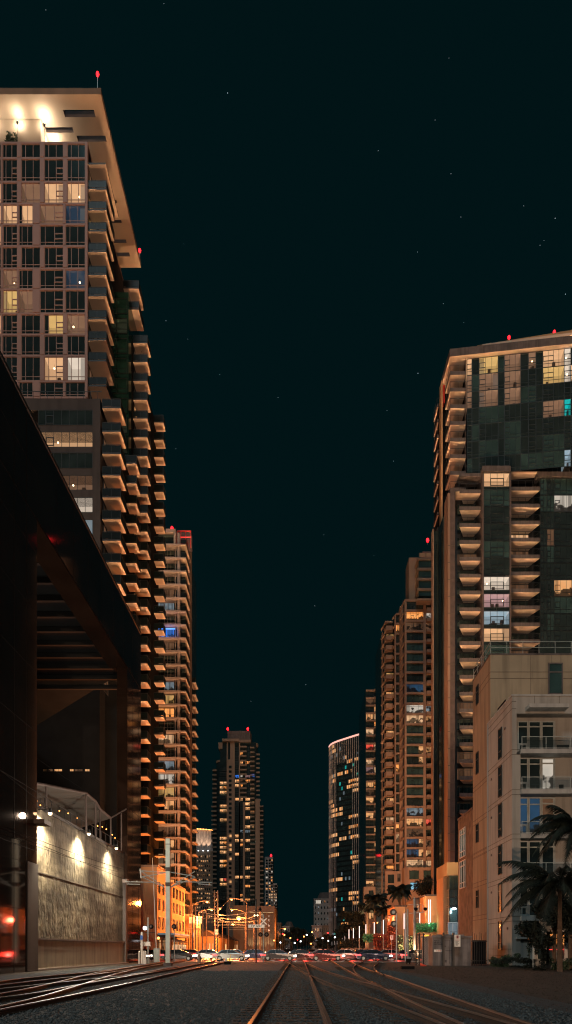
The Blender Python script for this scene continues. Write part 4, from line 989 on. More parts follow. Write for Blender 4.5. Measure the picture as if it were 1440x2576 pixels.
for f in range(41):
    b = MB(); z = H - 3.05 * (f + 1) - .35
    for p, q in zip(foot[:-1], foot[1:]): b.bar((p[0], p[1] - .05, z), (q[0], q[1] - .05, z), .1, .22, 'dark_metal')
    B.part('spandrel', b)
B.done()

# ================================================================ CENTRE: STEPPED TAN TOWER
YE = 450.
ze = lambda x, y: (515.9 + .17589 * x, 1811.8 + .17589 * y)
def ex(x): return X(515.9 + .17589 * x, YE)
def ez(y): return Z(1811.8 + .17589 * y, YE)
B = Bld('stepped_tan_tower', 'tall tan tower in the centre with stepped top and rounded balcony corners', 'building', (-35, YE, 0))
b = MB(); b.box(ex(312), ex(640), YE + 4, YE + 25, ez(275), ez(125), 'conc_fascia'); b.tube((ex(610), YE + 10, ez(275)), (ex(610), YE + 10, ez(128)), (ex(655) - ex(610)), 'conc_fascia', 16)
b.box(ex(312), ex(620), YE + 3.9, YE + 3.98, ez(172), ez(165), 'groove'); b.box(ex(312), ex(620), YE + 3.9, YE + 3.97, ez(245), ez(235), 'groove'); B.part('plant_room', b)
b = MB(); b.box(ex(248), ex(490), YE - 1, YE + 6, ez(305), ez(270), 'tan'); b.box(ex(490), ex(655), YE - .2, YE + 6, ez(315), ez(280), 'tan'); b.tube((ex(690), YE + 6, ez(350)), (ex(690), YE + 6, ez(300)), ex(755) - ex(690), 'tan', 20); b.box(ex(190), ex(250), YE + 1, YE + 8, ez(400), ez(312), 'tan'); B.part('cornice', b)
b = MB(); b.box(ex(215), ex(735), YE + 1.5, YE + 30, 0, ez(300), 'glass_dark'); b.tube((ex(690), YE + 7, 0), (ex(690), YE + 7, ez(345)), ex(745) - ex(690), 'glass_dark', 20); b.tube((ex(245), YE + 8, 0), (ex(245), YE + 8, ez(560)), ex(345) - ex(245), 'glass_dark', 24); B.part('core', b)
b = MB(); b.tube((ex(245), YE + 8, ez(575)), (ex(245), YE + 8, ez(545)), ex(352) - ex(245), 'tan', 24); B.part('bay_cap', b)
for a, c, t0 in ((310, 330, 300), (362, 425, 300), (318, 400, 560), (485, 500, 1170), (545, 572, 1170), (722, 785, 1135), (486, 500, 310)):
    b = MB(); b.box(ex(a), ex(c), YE + .3 - (.4 if t0 == 560 else 0), YE + 1.6, 0, ez(t0), 'tan'); B.part('pier', b)
b = MB(); b.box(ex(715), ex(800), YE + .2, YE + 2, ez(1150), ez(1130), 'tan'); b.box(ex(782), ex(835), YE + 4, YE + 20, 0, ez(1200), 'glass_dark'); b.box(ex(90), ex(150), YE + 9, YE + 20, 0, ez(640), 'glass_dark'); B.part('shoulders', b)
fh_ = 65.7
tb = lambda w, h=.9: balc(((0, 0), (w, 0), (w, 1.6), (0, 1.6)), h, 'tan', 'tan', 'tan', (), glass=None)[0]
for i in range(34):
    y = 365 + fh_ * i; z = ez(y)
    if i < 12: B.put('balcony', tb(ex(595) - ex(487)), (ex(487), YE + .1, z - 1.0), size=3)
    B.put('balcony', tb(ex(710) - ex(650)), (ex(650), YE - 1.2, ez(385 + fh_ * i * 1.0) - 1.0), size=3)
    if i < 12: B.put('balcony', tb(ex(785) - ex(735)), (ex(735), YE + .6, ez(470 + fh_ * i * .985) - 1.0), size=3)
    if 12 <= i < 34: B.put('balcony', tb(ex(835) - ex(785)), (ex(785), YE + .6, ez(1215 + fh_ * (i - 12)) - 1.0), size=3)
    if i > 3: B.put('balcony', tb(ex((148 if i < 12 else 142)) - ex(85 if i < 12 else 70)), (ex(85 if i < 12 else 70), YE + 8, ez(660 + fh_ * (i - 4)) - 1.0), size=3)
    # windows
    if i > 4:
        on = i in (4, 8, 10, 13, 14, 16, 21, 23, 25, 26, 29, 30) or rnd.random() < .3
        red = i >= 25
        for a, c in ((215, 262), (264, 312)):
            m = ('lit_red' if red and a > 230 and rnd.random() < .7 else pick([('lit_far', .8), ('lit_orange', .2)])) if on else 'glass_dark'
            B.put('window', win(ex(c) - ex(a), 2.1, (.33, .66), (), 'dark_metal', m or 'lit_warm', .12), (ex(a), YE - .65, ez(655 + fh_ * (i - 4) - fh_ * .2) - 1), size=4 if on else 2)
    for a, c, p_ in ((428, 485, .2), (503, 543, .25), (575, 645, .3)):
        m = None
        if i == 6: m = {428: 'lit_blue', 503: 'lit_white', 575: 'lit_violet'}[a]
        if i == 7: m = {428: 'lit_far', 503: 'lit_dim', 575: 'lit_orange'}[a]
        if i in (11, 20, 28): m = 'lit_far'
        if i == 18 and a != 428: m = 'lit_cool'
        if m is None: m = pick([('lit_far', .7), ('lit_orange', .3)]) if rnd.random() < p_ * .75 else 'glass_dark'
        B.put('window', win(ex(c) - ex(a), 2.2, (.33, .66), (), 'dark_metal', m, .12), (ex(a), YE + 1.45, ez(y + fh_ * .75) - .6), size=4 if m[:3] == 'lit' else 2)
    m = 'lit_blue' if i == 6 else (pick(LITMIX) if rnd.random() < .15 else None)
    if m: B.put('window', win(ex(712) - ex(650), 2.0, (.5,), (), 'dark_metal', m, .12), (ex(650), YE - .9, ez(y + fh_ * .75) - .4), size=4)
    if i > 4: B.put('window', win(ex(385) - ex(340), 1.9, (), (), 'tan', 'glass_dark' if rnd.random() < .9 else 'lit_warm', .1), (ex(340), YE - .13, ez(590 + fh_ * (i - 4)) - 1.6), size=1)
B.done()
beacon(ex(318), YE + 4, ez(125), 'left red obstruction light on the stepped tan tower', .6, .7)
beacon(ex(608), YE + 4, ez(125), 'right red obstruction light on the stepped tan tower', .6, .7)

# uplit crown building behind, left
YC = 470.
B = Bld('crown_lit_building', 'wide building behind with floodlit metal crown and small lit windows', 'building', (-68, YC, 0))
cx0, cx1 = X(470, YC), X(536, YC)
b = MB(); b.box(cx0, cx1, YC, YC + 25, 0, Z(2140, YC), 'tan_dim'); B.part('wall', b)
b = MB()
b.face([(cx0, YC + 1, Z(2140, YC)), (cx1, YC + 1, Z(2140, YC)), (cx1 - 2, YC + 6, Z(2086, YC)), (cx0, YC + 6, Z(2080, YC))], 'white_conc'); b.box(cx0, cx1 - 2, YC + 6.1, YC + 24, Z(2140, YC), Z(2084, YC), 'conc_dark')
for k in range(10): b.bar((cx0 + k * 1.8, YC + .9, Z(2140, YC)), (cx0 + k * 1.8, YC + 5.9, Z(2084, YC)), .3, .3, 'white_conc')
B.part('crown', b)
b = MB()
for k in range(14): b.ball((cx0 + 3.6 + k * 1.05, YC + 5, Z(2082, YC) + .3 - k * .08), .38, 'lamp_orange', 6)
B.part('crown_lamps', b)
for i in range(14):
    for k in range(9):
        m = pick([('lit_warm', .3), ('lit_bright', .15), ('lit_dim', .1)]) or 'glass_dark'
        B.put('window', win(1.0, 1.6, (), (), 'tan_dim', m, .1), (X(486, YC) + k * 1.35, YC - .02, Z(2158, YC) - i * 3.2), size=3 if m[:3] == 'lit' else 1)
B.done()
for k in range(4):
    x = X(488 + 12 * k, YC); b = MB(); b.box(x - .3, x + .3, YC - 1.2, YC - .6, Z(2140, YC) - .3, Z(2140, YC), 'lamp_white')
    o = solo('floodlight', b, 'floodlight shining up the metal crown, %s from the left' % ('first second third fourth'.split()[k]), 'floodlight', group='floodlights of the metal crown')
    light('SPOT', (x, YC - .8, Z(2140, YC) + .4), 14000, (1, .66, .42), .2, lin=False, aim=(0, .35, 1), cone=50)

# small white tower with balconies
YS_ = 700.
def sx(x): return X(515.9 + .17589 * x, YS_)
def sz(y): return Z(1811.8 + .17589 * y, YS_)
B = Bld('small_white_tower', 'small far white balcony tower just right of the stepped tan tower', 'building', (-35, YS_, 0))
b = MB(); b.box(sx(785), sx(972), YS_ + 2, YS_ + 25, 0, sz(1950), 'white_conc'); b.box(sx(972), sx(1032), YS_ + 2, YS_ + 25, 0, sz(2330), 'white_conc'); B.part('wall', b)
for i in range(20):
    z = sz(1985 + 41 * i)
    for a, c in ((790, 820), (825, 855), (868, 900), (912, 940), (945, 970)) + (((985, 1000), (1005, 1030)) if i > 8 else ()):
        m = pick([('lit_orange', .06), ('lit_warm', .12), ('lit_white', .05)]) or 'glass_dark'
        if i in (12, 13) and a > 900: m = 'lit_bright'
        B.put('window', win(sx(c) - sx(a), 2.2, (), (), 'white_conc', m, .15), (sx(a), YS_ + 1.96, z - 2.4), size=4 if m[:3] == 'lit' else 2)
    mb = balc(((0, 0), (sx(972) - sx(910), 0), (sx(972) - sx(910), 1.9), (0, 1.9)), .8, 'white_conc', 'white_conc', 'white_conc', (), glass=None)[0]
    B.put('balcony', mb, (sx(912) if i < 9 else sx(970), YS_, z - .2), size=3)
B.done()
beacon(sx(945), YS_ + 3, sz(1950), 'red obstruction light on the small far white tower', .5, 1.0)
# ================================================================ RIGHT FOREGROUND: BEIGE APARTMENTS
XM = 19.07
B = Bld('beige_apartments', 'pale beige stucco apartment block at right with balconies and slit windows', 'building', (30, 61, 0))
YF = 61.1; ztop = Z(1751, YF); X2 = 46
mat('beige_front', (.40, .40, .38), .9, var=.07, scale=.5, bump=.25, bscale=30)
# side wing block (corner pier) and recessed balcony bays
slabs = [Z(1889, YF), Z(1990, YF), Z(2101.5, YF), Z(2204.5, YF), Z(2308, YF)]
xr0 = X(1310, YF); YR = YF + 1.1
b = MB(); b.box(XM, X2, YR, 69, 0, ztop - .001, 'beige'); b.box(XM, xr0, YF, YR - .002, 0, slabs[0] - .3, 'beige'); b.box(XM, xr0 - .35, YF, YR - .002, slabs[0] - .298, ztop - .001, 'beige')
b.box(xr0 - .35, X2, YF + .003, YR - .002, Z(1795, YF), ztop - .001, 'beige'); B.part('wall', b)
b = MB(); b.box(XM - .06, X2, YF - .06, 69.06, ztop, ztop + .14, 'beige_grey'); B.part('parapet', b)
b = MB()
for z in slabs:
    b.box(XM - .02, XM - .002, YF - .02, 69, z + .10, z + .14, 'groove'); b.box(XM - .02, XM - .002, YF - .02, 69, z - .34, z - .30, 'groove')
    b.box(XM - .02, xr0, YF - .02, YF - .002, z + .10, z + .14, 'groove'); b.box(XM - .02, xr0, YF - .02, YF - .002, z - .34, z - .30, 'groove')
z = Z(1783, YF)
b.box(XM - .02, XM - .002, YF - .02, 69, z + .62, z + .66, 'groove'); b.box(XM - .02, XM - .002, YF - .02, 69, z - .02, z + .02, 'groove'); b.box(XM - .02, xr0 - .4, YF - .02, YF - .002, z + .62, z + .66, 'groove'); b.box(XM - .02, xr0 - .4, YF - .02, YF - .002, z - .02, z + .02, 'groove')
for zz in (.9, 1.5): b.box(XM - .02, XM - .002, YF - .02, 69, zz, zz + .03, 'groove')
for px in (1345, 1407): b.box(X(px, YF), X(px, YF) + .03, YF - .012, YF, Z(1795, YF) + .7, ztop, 'groove')
B.part('string_grooves', b)
b = MB()
for zz, yy in ((21.8, 63), (18.2, 67.4), (14.4, 67.4), (10.7, 67.4), (7.0, 67.4), (3.3, 62.2)): b.box(XM - .06, XM - .003, yy, yy + .28, zz, zz + .2, 'conc_fascia')
b.tube((XM - .06, 68.85, 0), (XM - .06, 68.85, ztop), .05, 'beige_grey', 6); B.part('vents_and_downpipe', b)
for z in slabs:
    b = MB(); b.box(xr0 - .05, X2, YF - .35, YR - .004, z - .30, z + .10, 'beige_grey'); B.part('balcony_slab', b)
    r = MB(); y = YF - .3
    r.box(xr0, X2, y - .03, y + .03, z + 1.15, z + 1.21, 'steel_galv'); r.box(xr0, X2, y - .02, y + .02, z + .16, z + .2, 'steel_galv'); r.box(xr0 + .02, X2, y - .005, y + .005, z + .25, z + 1.1, 'clear_glass')
    for k in range(12): r.box(xr0 + k * 2.15, xr0 + .05 + k * 2.15, y - .035, y + .035, z + .1, z + 1.15, 'steel_galv')
    B.part('balcony_railing', r)
for i, z in enumerate(slabs[:5]):
    zt_ = (slabs[i - 1] if i else Z(1795, YF)) - .3
    h = zt_ - z - .15
    if i == 0: zt_ = Z(1803, YF); h = zt_ - z - .15
    mm = [('glass_dark', 'glass_dark', 'glass_dark'), ('glass_dark', 'glass_dark', 'lit_white'), ('lit_bluedim', 'lit_bluedim', 'lit_dim'), ('glass_dark', 'glass_dark', 'glass_dark'), ('glass_dark', 'glass_dark', 'glass_dark')][i]
    x = xr0 + .05
    for k, (w, m) in enumerate(zip((1.0, 1.15, 1.25), mm)):
        B.put('door' if k == 2 else 'window', win(w - .02, h, (), (.82,) if k < 2 else (.84,), 'steel_galv', m, .13 if k == 2 else .11, None if k else (.1, .9, .02, .3)), (x, YR - .01, z + .11), size=8)
        x += w
    b = MB(); b.box(x + .02, x + .06, YR - .07, YR - .01, z + .1, zt_, 'steel_galv'); b.box(x + .2, x + 1.3, YF + 1.0, YF + 1.5, z + .1, z + .85, 'black') if i in (0, 2) else b.box(x + .4, x + .75, YF + .9, YF + 1.2, z + .1, z + .8, 'black'); B.part('balcony_furniture', b)
    B.put('window', win(1.6, 2.2, (.5,), (), 'steel_galv', 'lit_cool' if i == 1 else 'glass_dark', .1), (x + 2.5, YR - .01, z + .5), size=4)
b = MB(); zc_ = Z(1790, YF); b.box(X(1322, YF), X(1420, YF), YF - 1.1, YF + .1, zc_, zc_ + .33, 'beige_grey'); B.part('canopy', b)
for a, c in ((1828, 1905), (1923.7, 2001.6), (2019, 2104), (2123, 2199), (2219.5, 2294), (2316, 2389)):
    Yw = XM * F / (1263.8 - CX); z0, z1 = Z(c, Yw), Z(a, Yw)
    Yw0 = XM * F / (1255.6 - CX)
    m = 'lit_orange' if a == 2316 else ('lit_dim' if a == 2219.5 else 'glass_dark')
    B.put('window', win(Yw0 - Yw, z1 - z0, (), (.25, .72), 'dark_metal', 'glass_dark' if m == 'lit_orange' else m, .05), (XM - .003, Yw0, z0), R(-90), size=4)
B.put('window', win(1.6, 1.45, (.08,), (.72,), 'white_paint', 'glass_dark', .08), (xr0 + .1, YF + .02, Z(2354, YF)), size=6)
b = MB(); b.box(xr0 - .4, xr0 + 1.9, YF - .18, YF + 0, Z(2362, YF), Z(2357, YF), 'beige_grey'); b.box(xr0, X2, YF + .1, YR, 0, Z(2357, YF), 'beige'); B.part('ledge', b)
B.done()
# rear taller block
XN = 21.0; Yn = XN * F / (1234 - CX)
B = Bld('ochre_apartments', 'taller ochre stucco block behind the beige apartments with a roof railing', 'building', (32, Yn, 0))
zt = Z(1647.5, Yn)
b = MB(); b.box(XN, 52, Yn, 82.4, 0, zt, 'ochre'); B.part('wall', b)
b = MB(); b.box(XN - .05, 52, Yn - .05, 82.4, zt + .003, zt + .15, 'conc_fascia')
for z in (zt - 1.9, zt - 2.6, zt - 13, zt - 13.5, zt - 17, zt - 17.5, zt - 21, zt - 21.5, 12.9, 12.4, 9.3, 8.8, 5.4, 4.9): b.box(XN - .02, XN - .002, Yn, 82.4, z, z + .05, 'groove')
for z in (zt - 1.9, zt - 2.6): b.box(XN - .02, 52, Yn - .02, Yn - .002, z, z + .05, 'groove')
for px in (1335, 1388, 1411): b.box(X(px, Yn), X(px, Yn) + .04, Yn - .018, Yn - .001, zt - (5 if px == 1335 else 1.9), zt, 'groove')
B.part('string_grooves', b)
b = MB()
for k in range(9): x = XN + .02 + k * 1.77; b.box(x, x + .05, Yn + .02, Yn + .07, zt + .15, zt + 1.45, 'steel_galv')
for k in range(5): y = Yn + .1 + k * 1.8; b.box(XN + .02, XN + .07, y, y + .05, zt + .15, zt + 1.45, 'steel_galv')
for h in (.8, 1.45): b.box(XN, 40, Yn + .02, Yn + .07, zt + h, zt + h + .06, 'steel_galv'); b.box(XN + .02, XN + .07, Yn + .08, 82, zt + h, zt + h + .06, 'steel_galv')
B.part('roof_railing', b)
for a, c in ((1719.7, 1768), (1888.5, 1944), (2071, 2118), (2238, 2284)):
    Ya, Yb_ = XN * F / (1205 - CX), XN * F / (1199 - CX)
    B.put('window', win(Yb_ - Ya, (c - a) * Ya / F, (), (.66,), 'dark_metal', 'glass_dark', .06), (XN - .003, Yb_, Z(c, Ya)), R(-90), size=3)
w = 37 * Yn / F; B.put('window', win(w, 105 * Yn / F, (), (.26, .78), 'conc_fascia', 'glass_teal', .13), (X(1379, Yn), Yn - .003, Z(1773, Yn)), size=5)
b = MB(); b.box(XN + .3, X(1290, 71), 69.5, 72, Z(1800, 71) - 1.3, Z(1771, 71), 'yellow_wall'); b.bar((XM + .3, 66.5, ztop + .3), (XM + .3, 64, ztop + .3), .06, .9, 'black'); B.part('roof_terrace_wall', b)
B.done()
B = Bld('brown_stone_building', 'narrow brown stone building with two tall windows beside the ochre block', 'building', (23, 84, 0))
zt = Z(2036, 82.6)
b = MB(); b.box(XN + .0, 34, 82.45, 90, 0, zt, 'stone_brown'); b.box(XN - .08, 34, 82.41, 90.1, zt + .004, zt + .25, 'conc_fascia'); B.part('wall', b)
for a, c, m in ((2079, 2153, 'glass_teal'), (2161, 2232, 'lit_cool')):
    Ya, Yb_ = XN * F / (1172 - CX), XN * F / (1158.5 - CX)
    B.put('window', win(Yb_ - Ya, (c - a) * Ya / F, (.3, .7), (.2, .8), 'white_paint', 'glass_teal', .09), (XN - .003, Yb_, Z(c, Ya)), R(-90), size=3)
B.done()

# orange low buildings behind the cabinet
for nm, lab, px0, px1, py, Yb, m in (
        ('shop_building', 'plain orange lit box building left of the glass podium', 1072, 1101, 2254, 112, 'orange_wall'),
        ('shop_building', 'lower brown building set back behind the signal masts', 1044, 1072, 2262, 118, 'tan_dim'),
        ('shop_building', 'small orange building half hidden by the signal discs', 993, 1044, 2281, 126, 'orange_wall')):
    B = Bld(nm, lab, 'building', (X((px0 + px1) / 2, Yb), Yb, 0)); x0, x1 = X(px0, Yb), X(px1, Yb); z1 = Z(py, Yb)
    b = MB(); b.box(x0, x1 + .4, Yb, Yb + 10, .14, z1, m); b.box(x0 - .12, x1 + .3, Yb - .12, Yb + 10, z1 + .003, z1 + .25, 'conc_fascia'); B.part('wall', b)
    for k in range(max(1, int((x1 - x0) / 1.8))): B.put('window', win(.9, 2.0, (.5,), (.7,), 'dark_metal', 'lit_warm' if k % 2 == 0 else 'glass_dark', .07), (x0 + .5 + k * 1.8, Yb - .01, .5), size=2)
    B.done()

# vertical tube lights
tubes = [(1078.8, 2263, 2328, 109, 'one of the two tall white tube lights on the orange box, left one'), (1083, 2263, 2328, 109, 'one of the two tall white tube lights on the orange box, right one'),
         (1056.5, 2295, 2333, 108, 'tall white tube light rising from the ivy pergola'), (1017, 2298, 2337, 110, 'tall white tube light left of the signal mast'), (998, 2300, 2372, 96, 'tall pale tube light beside the round signal discs'),
         (965, 2314, 2350, 120, 'white tube light standing in the hedge, tallest of the row'), (942, 2320, 2349, 128, 'white tube light at the right of the hedge row'), (878.5, 2338, 2361, 150, 'first white tube light of the hedge row from the left'), (889.5, 2335, 2360, 146, 'second white tube light of the hedge row from the left'),
         (904.5, 2330, 2360, 140, 'third white tube light of the hedge row from the left'), (921, 2325, 2360, 134, 'fourth white tube light of the hedge row from the left')]
for px, y0, y1, Yb, lab in tubes:
    t = thing('tube_light', lab, 'light column', (X(px, Yb), Yb, 0), 'white tube lights along the right pavement')
    b = MB(); b.tube((X(px, Yb), Yb, 0), (X(px, Yb), Yb, Z(y1, Yb)), .09, 'steel_galv', 8); part('post', b, t)
    b = MB(); b.tube((X(px, Yb), Yb, Z(y1, Yb)), (X(px, Yb), Yb, Z(y0, Yb)), .075, 'tube_white', 8); part('tube', b, t)
for k in range(9):
    Yb = 170 + k * 26; x = X(868 - k * 6.5, Yb); b = MB(); b.tube((x, Yb, 0), (x, Yb, 4.6), .08, 'dark_metal', 5); b.tube((x, Yb, 3.1), (x, Yb, 4.6), .07, 'tube_white', 6)
    solo('light_post', b, 'white light post in the far right row, number %s counted from the hedge' % ('one two three four five six seven eight nine'.split()[k]), 'light column', group='far white light posts')

# ================================================================ STREET LAMPS
def street_lamp(x, y, h, arm, label, watt=0., col=(1, .50, .20), headm='lamp_orange', polem='conc_dark', r=.12, hs=1.0):
    t = thing('street_lamp', label, 'street lamp', (x, y, 0), 'street lamps')
    b = MB(); b.tube((x, y, 0), (x, y, h - .6), r, polem, 8, r * .7); b.tube((x, y, 0), (x, y, .5), r * 1.8, polem, 8); part('pole', b, t)
    b = MB(); q = [Vector((x, y, h - .6)), Vector((x + arm * .3, y, h - .15)), Vector((x + arm * .7, y, h + .1)), Vector((x + arm, y, h + .05))]; b.path(q, .05, polem, 6); part('arm', b, t)
    b = MB(); e = q[-1]; b.box(e.x - .35, e.x + .35, e.y - .14, e.y + .14, e.z - .02, e.z + .12, 'dark_metal'); hd = part('lamp_head', b, t)
    b = MB(); b.ball((e.x, e.y, e.z - .1), .17 * hs, headm, 8, .8); part('lens', b, hd)
    if watt: light('POINT', (e.x, e.y - .2, e.z - .75), watt, col, .35, parent=t, lin=False)
SO = (1.0, .25, .05)
LW = 4200; LS = 17000
street_lamp(X(484.5, 110), 110, Z(2268, 110), X(521.5, 110) - X(484.5, 110), 'orange street lamp with curved arm nearest the tall grey pole', LW, SO, hs=1.3)
street_lamp(X(622, 112), 112, Z(2262, 112), X(583, 112) - X(622, 112), 'orange street lamp whose arm reaches left near the CP ASH sign', LW, SO)
street_lamp(X(500, 135), 135, Z(2289, 135), X(533, 135) - X(500, 135), 'orange street lamp behind the dark lattice pole', LS, SO)
street_lamp(X(618, 140), 140, Z(2289, 140), X(584, 140) - X(618, 140), 'orange street lamp with a left arm above the station wires', LS, SO)
street_lamp(X(640, 128), 128, Z(2309, 128), X(601, 128) - X(640, 128), 'brightest orange street lamp over the station', LS, SO, hs=2.6)
street_lamp(X(620, 180), 180, Z(2325, 180), X(586, 180) - X(620, 180), 'small orange street lamp below the brightest lamp', LS, SO, hs=2.)
street_lamp(X(455, 96), 118, 8.5, 3.0, 'orange street lamp in front of the orange townhouses', 1800, SO)
street_lamp(X(475, 160), 160, 9, 3.0, 'orange street lamp beside the white slab tower entrance', LS, SO)
street_lamp(X(1007, 130) , 130, Z(2298, 130), .1, 'white street lamp with a drop lens on a thin pole at the right kerb', 2500, (.9, .9, 1.0), 'lamp_white', hs=1.6)
street_lamp(X(978.6, 128), 128, Z(2305, 128), .1, 'dim red street lamp next to the right palms', 1500, (1, .12, .06), 'led_red', hs=1.2)
street_lamp(X(1098, 114), 114, 8.8, 2.2, 'orange street lamp beside the glass podium', LW * 1.25, SO)
street_lamp(X(930, 190), 190, 8.8, 2.2, 'orange street lamp in front of the peach towers', LW, SO)
street_lamp(X(960, 165), 165, 8.8, 2.2, 'orange street lamp behind the dark palm clump', LW, SO)
street_lamp(X(700, 250), 250, 8.8, 2.5, 'distant orange street lamp left of the vanishing point', LW, SO, hs=2)
street_lamp(X(800, 300), 300, 8.8, -2.5, 'distant orange street lamp right of the vanishing point', LW, SO, hs=2)
street_lamp(X(775, 400), 380, 8.8, 2.5, 'farthest orange street lamp near the vanishing point', LW * 1.5, SO, hs=2)

def uplight(x, y, z, watt, label, aim=(0, 0, 1), cone=95, col=(1, .52, .25), lin=True):  # added upward spots standing in for light bounced off the pavement
    b = MB(); b.tube((x, y, z), (x, y, z + .25), .16, 'dark_metal', 10, .2); b.tube((x, y, z + .25), (x, y, z + .27), .15, 'lamp_orange', 10)
    solo('uplight', b, label, 'uplight', group='added fill uplights at the tower feet')
    light('SPOT', (x, y, z + .5), watt, col, .25, lin=lin, aim=aim, cone=cone, blend=.8)
uplight(-9.5, 80.5, .05, 1500, 'added fill uplight on the near left pavement by the gravel edge', (-.34, .42, 1), 62)
uplight(-12.5, 97, .02, 1300, 'added fill uplight at the left edge of the cross street', (-.25, .3, 1), 66)
uplight(-18.5, 140, .16, 1900, 'added fill uplight on the pavement in front of the white slab tower', (-.2, .35, 1), 90)
uplight(15, 87, .02, 2500, 'added fill uplight on the near right pavement beside the signal masts', (.35, .8, 1), 62)
uplight(17, 110.5, .02, 2500, 'added fill uplight beside the glass podium corner', (.25, .5, 1), 100)
uplight(15, 150, .16, 1900, 'added fill uplight on the right pavement before the fan palms', (.25, .7, 1), 100)
uplight(14.5, 230, .16, 2000, 'added fill uplight far along the right pavement', (.3, .5, 1), 100)
# two unseen lamps added far behind the camera to light facades and soffits
for x_, y_, lab in ((-9, -150, 'added unseen fill lamp far behind the camera on the left'), (26, -135, 'added unseen fill lamp far behind the camera on the right')):
    street_lamp(x_, y_, 11, 2.0, lab); light('POINT', (x_ + 2, y_, 10.0), 1350, (1.0, .62, .40), .5)
# ================================================================ LEFT: TOWNHOUSES AND STATION
XT = -21.6
B = Bld('orange_townhouses', 'orange lit townhouse row with tall dark windows along the left street', 'building', (-24, 115, 0))
b = MB(); b.box(-40, XT, 104, 113.4, .0, 14.0, 'orange_wall'); b.box(-40, XT + .5, 113.4, 126.5, .0, 12.3, 'orange_wall'); b.box(-40, XT + .12, 104, 126.5, 12.9 if False else 14.003, 14.2, 'tan') if False else None; b.box(-40, XT + .62, 113.41, 126.6, 12.304, 12.6, 'tan'); b.box(-40, XT + .12, 103.9, 113.4, 14.004, 14.3, 'tan'); B.part('wall', b)
for k in range(7):
    y = 105 + k * 3.1
    xw = XT + (.5 if y > 113 else 0)
    for z, h in ((4.6, 1.9), (7.4, 1.9), (10.0, 1.8)):
        B.put('window', win(1.15, h, (.5,), (), 'dark_metal', 'glass_dark' if rnd.random() < .85 else 'lit_warm', .06), (xw + .003, y, z), R(90), size=3)
    B.put('window', win(1.9, 2.6, (.5,), (.8,), 'dark_metal', 'lit_warm', .08), (xw + .003, y - .3, .4), R(90), size=3)
b = MB(); b.box(XT + .02, XT + 2.6, 104.5, 118, 3.35, 3.95, 'dark_metal'); b.box(XT + .02, XT + 2.63, 104.45, 118.02, 3.7, 3.9, 'lit_cool')
for k in range(14): b.bar((XT + .1, 104.8 + k, 3.3), (XT + 2.5, 104.8 + k, 2.6), .06, .12, 'tan')
B.part('awning', b)
for k in range(7):
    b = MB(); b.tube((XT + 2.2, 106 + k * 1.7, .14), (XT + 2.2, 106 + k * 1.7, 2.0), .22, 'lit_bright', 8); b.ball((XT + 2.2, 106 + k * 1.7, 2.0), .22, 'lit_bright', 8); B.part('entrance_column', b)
B.done()
# podium of the white slab tower
B = Bld('slab_tower_podium', 'orange lit podium with white railing balcony below the white slab tower', 'building', (-27, 150, 0))
x0, x1 = X(454, 150), X(483, 150)
b = MB(); b.box(-50, x1, 150, 163.9, 0, Z(2300, 150), 'orange_wall'); b.box(-50, X(497, 148), 147, 149.9, 0, Z(2340, 148), 'orange_wall'); b.box(-50, X(500, 148), 146.6, 149.95, Z(2340, 148) + .004, Z(2337, 148) + .2, 'tan'); B.part('wall', b)
for px in (470, 476, 482, 488, 494):
    b = MB(); b.box(X(px, 146), X(px + 2.4, 146), 146, 146.5, 0, Z(2341, 148), 'orange_wall'); B.part('pilaster', b)
for px, py0, py1, m, w_ in ((476, 2300, 2334, 'glass_dark', 5), (485, 2345, 2372, 'lit_white', 8), (464, 2350, 2378, 'glass_dark', 7)):
    B.put('window', win(w_ * 146.9 / F, (py1 - py0) * 146.9 / F, (.5,), (.6,), 'tan', m, .08), (X(px, 146.9), 146.93, Z(py1, 147)), size=3)
r = MB(); 
for k in range(16): r.box(X(477, 147) + k * .17, X(477, 147) + k * .17 + .09, 146.7, 146.75, Z(2323, 147), Z(2308, 147), 'white_paint')
r.box(X(477, 147), X(499, 147), 146.68, 146.77, Z(2308, 147), Z(2308, 147) + .1, 'white_paint'); B.part('white_railing', r)
B.done()
# station sheds with gables
for k, (px0, px1, yb, zr_, lab) in enumerate(((500, 540, 175, 6.3, 'nearest gabled station shed with glowing arcade'), (536, 572, 205, 6.0, 'middle gabled station shed with glowing arcade'), (570, 600, 240, 5.8, 'farthest gabled station shed with glowing arcade'), (598, 630, 285, 6.6, 'flat station shed beside the lamp poles'))):
    B = Bld('station_shed', lab, 'building', (X((px0 + px1) / 2, yb), yb, 0), 'orange lit station sheds')
    x0, x1 = X(px0, yb), X(px1, yb); ze_ = zr_ - 1.6
    b = MB(); b.box(x0, x1, yb, yb + 24, 0, ze_, 'orange_wall'); B.part('wall', b)
    b = MB(); b.xz([(x0 - .3, ze_ + .01), (x1 + .3, ze_ + .01), ((x0 + x1) / 2, zr_)], yb - .4, yb + 24, 'conc_dark'); B.part('roof', b)
    n = 5
    for j in range(n):
        w = (x1 - x0) / n; B.put('window', win(w * .7, 2.7, (), (), 'tan', pick([('lit_far', .6), ('lit_orange', .4)]) or 'lit_far', .1), (x0 + w * (j + .15), yb - .01, .3), size=2)
    B.done()
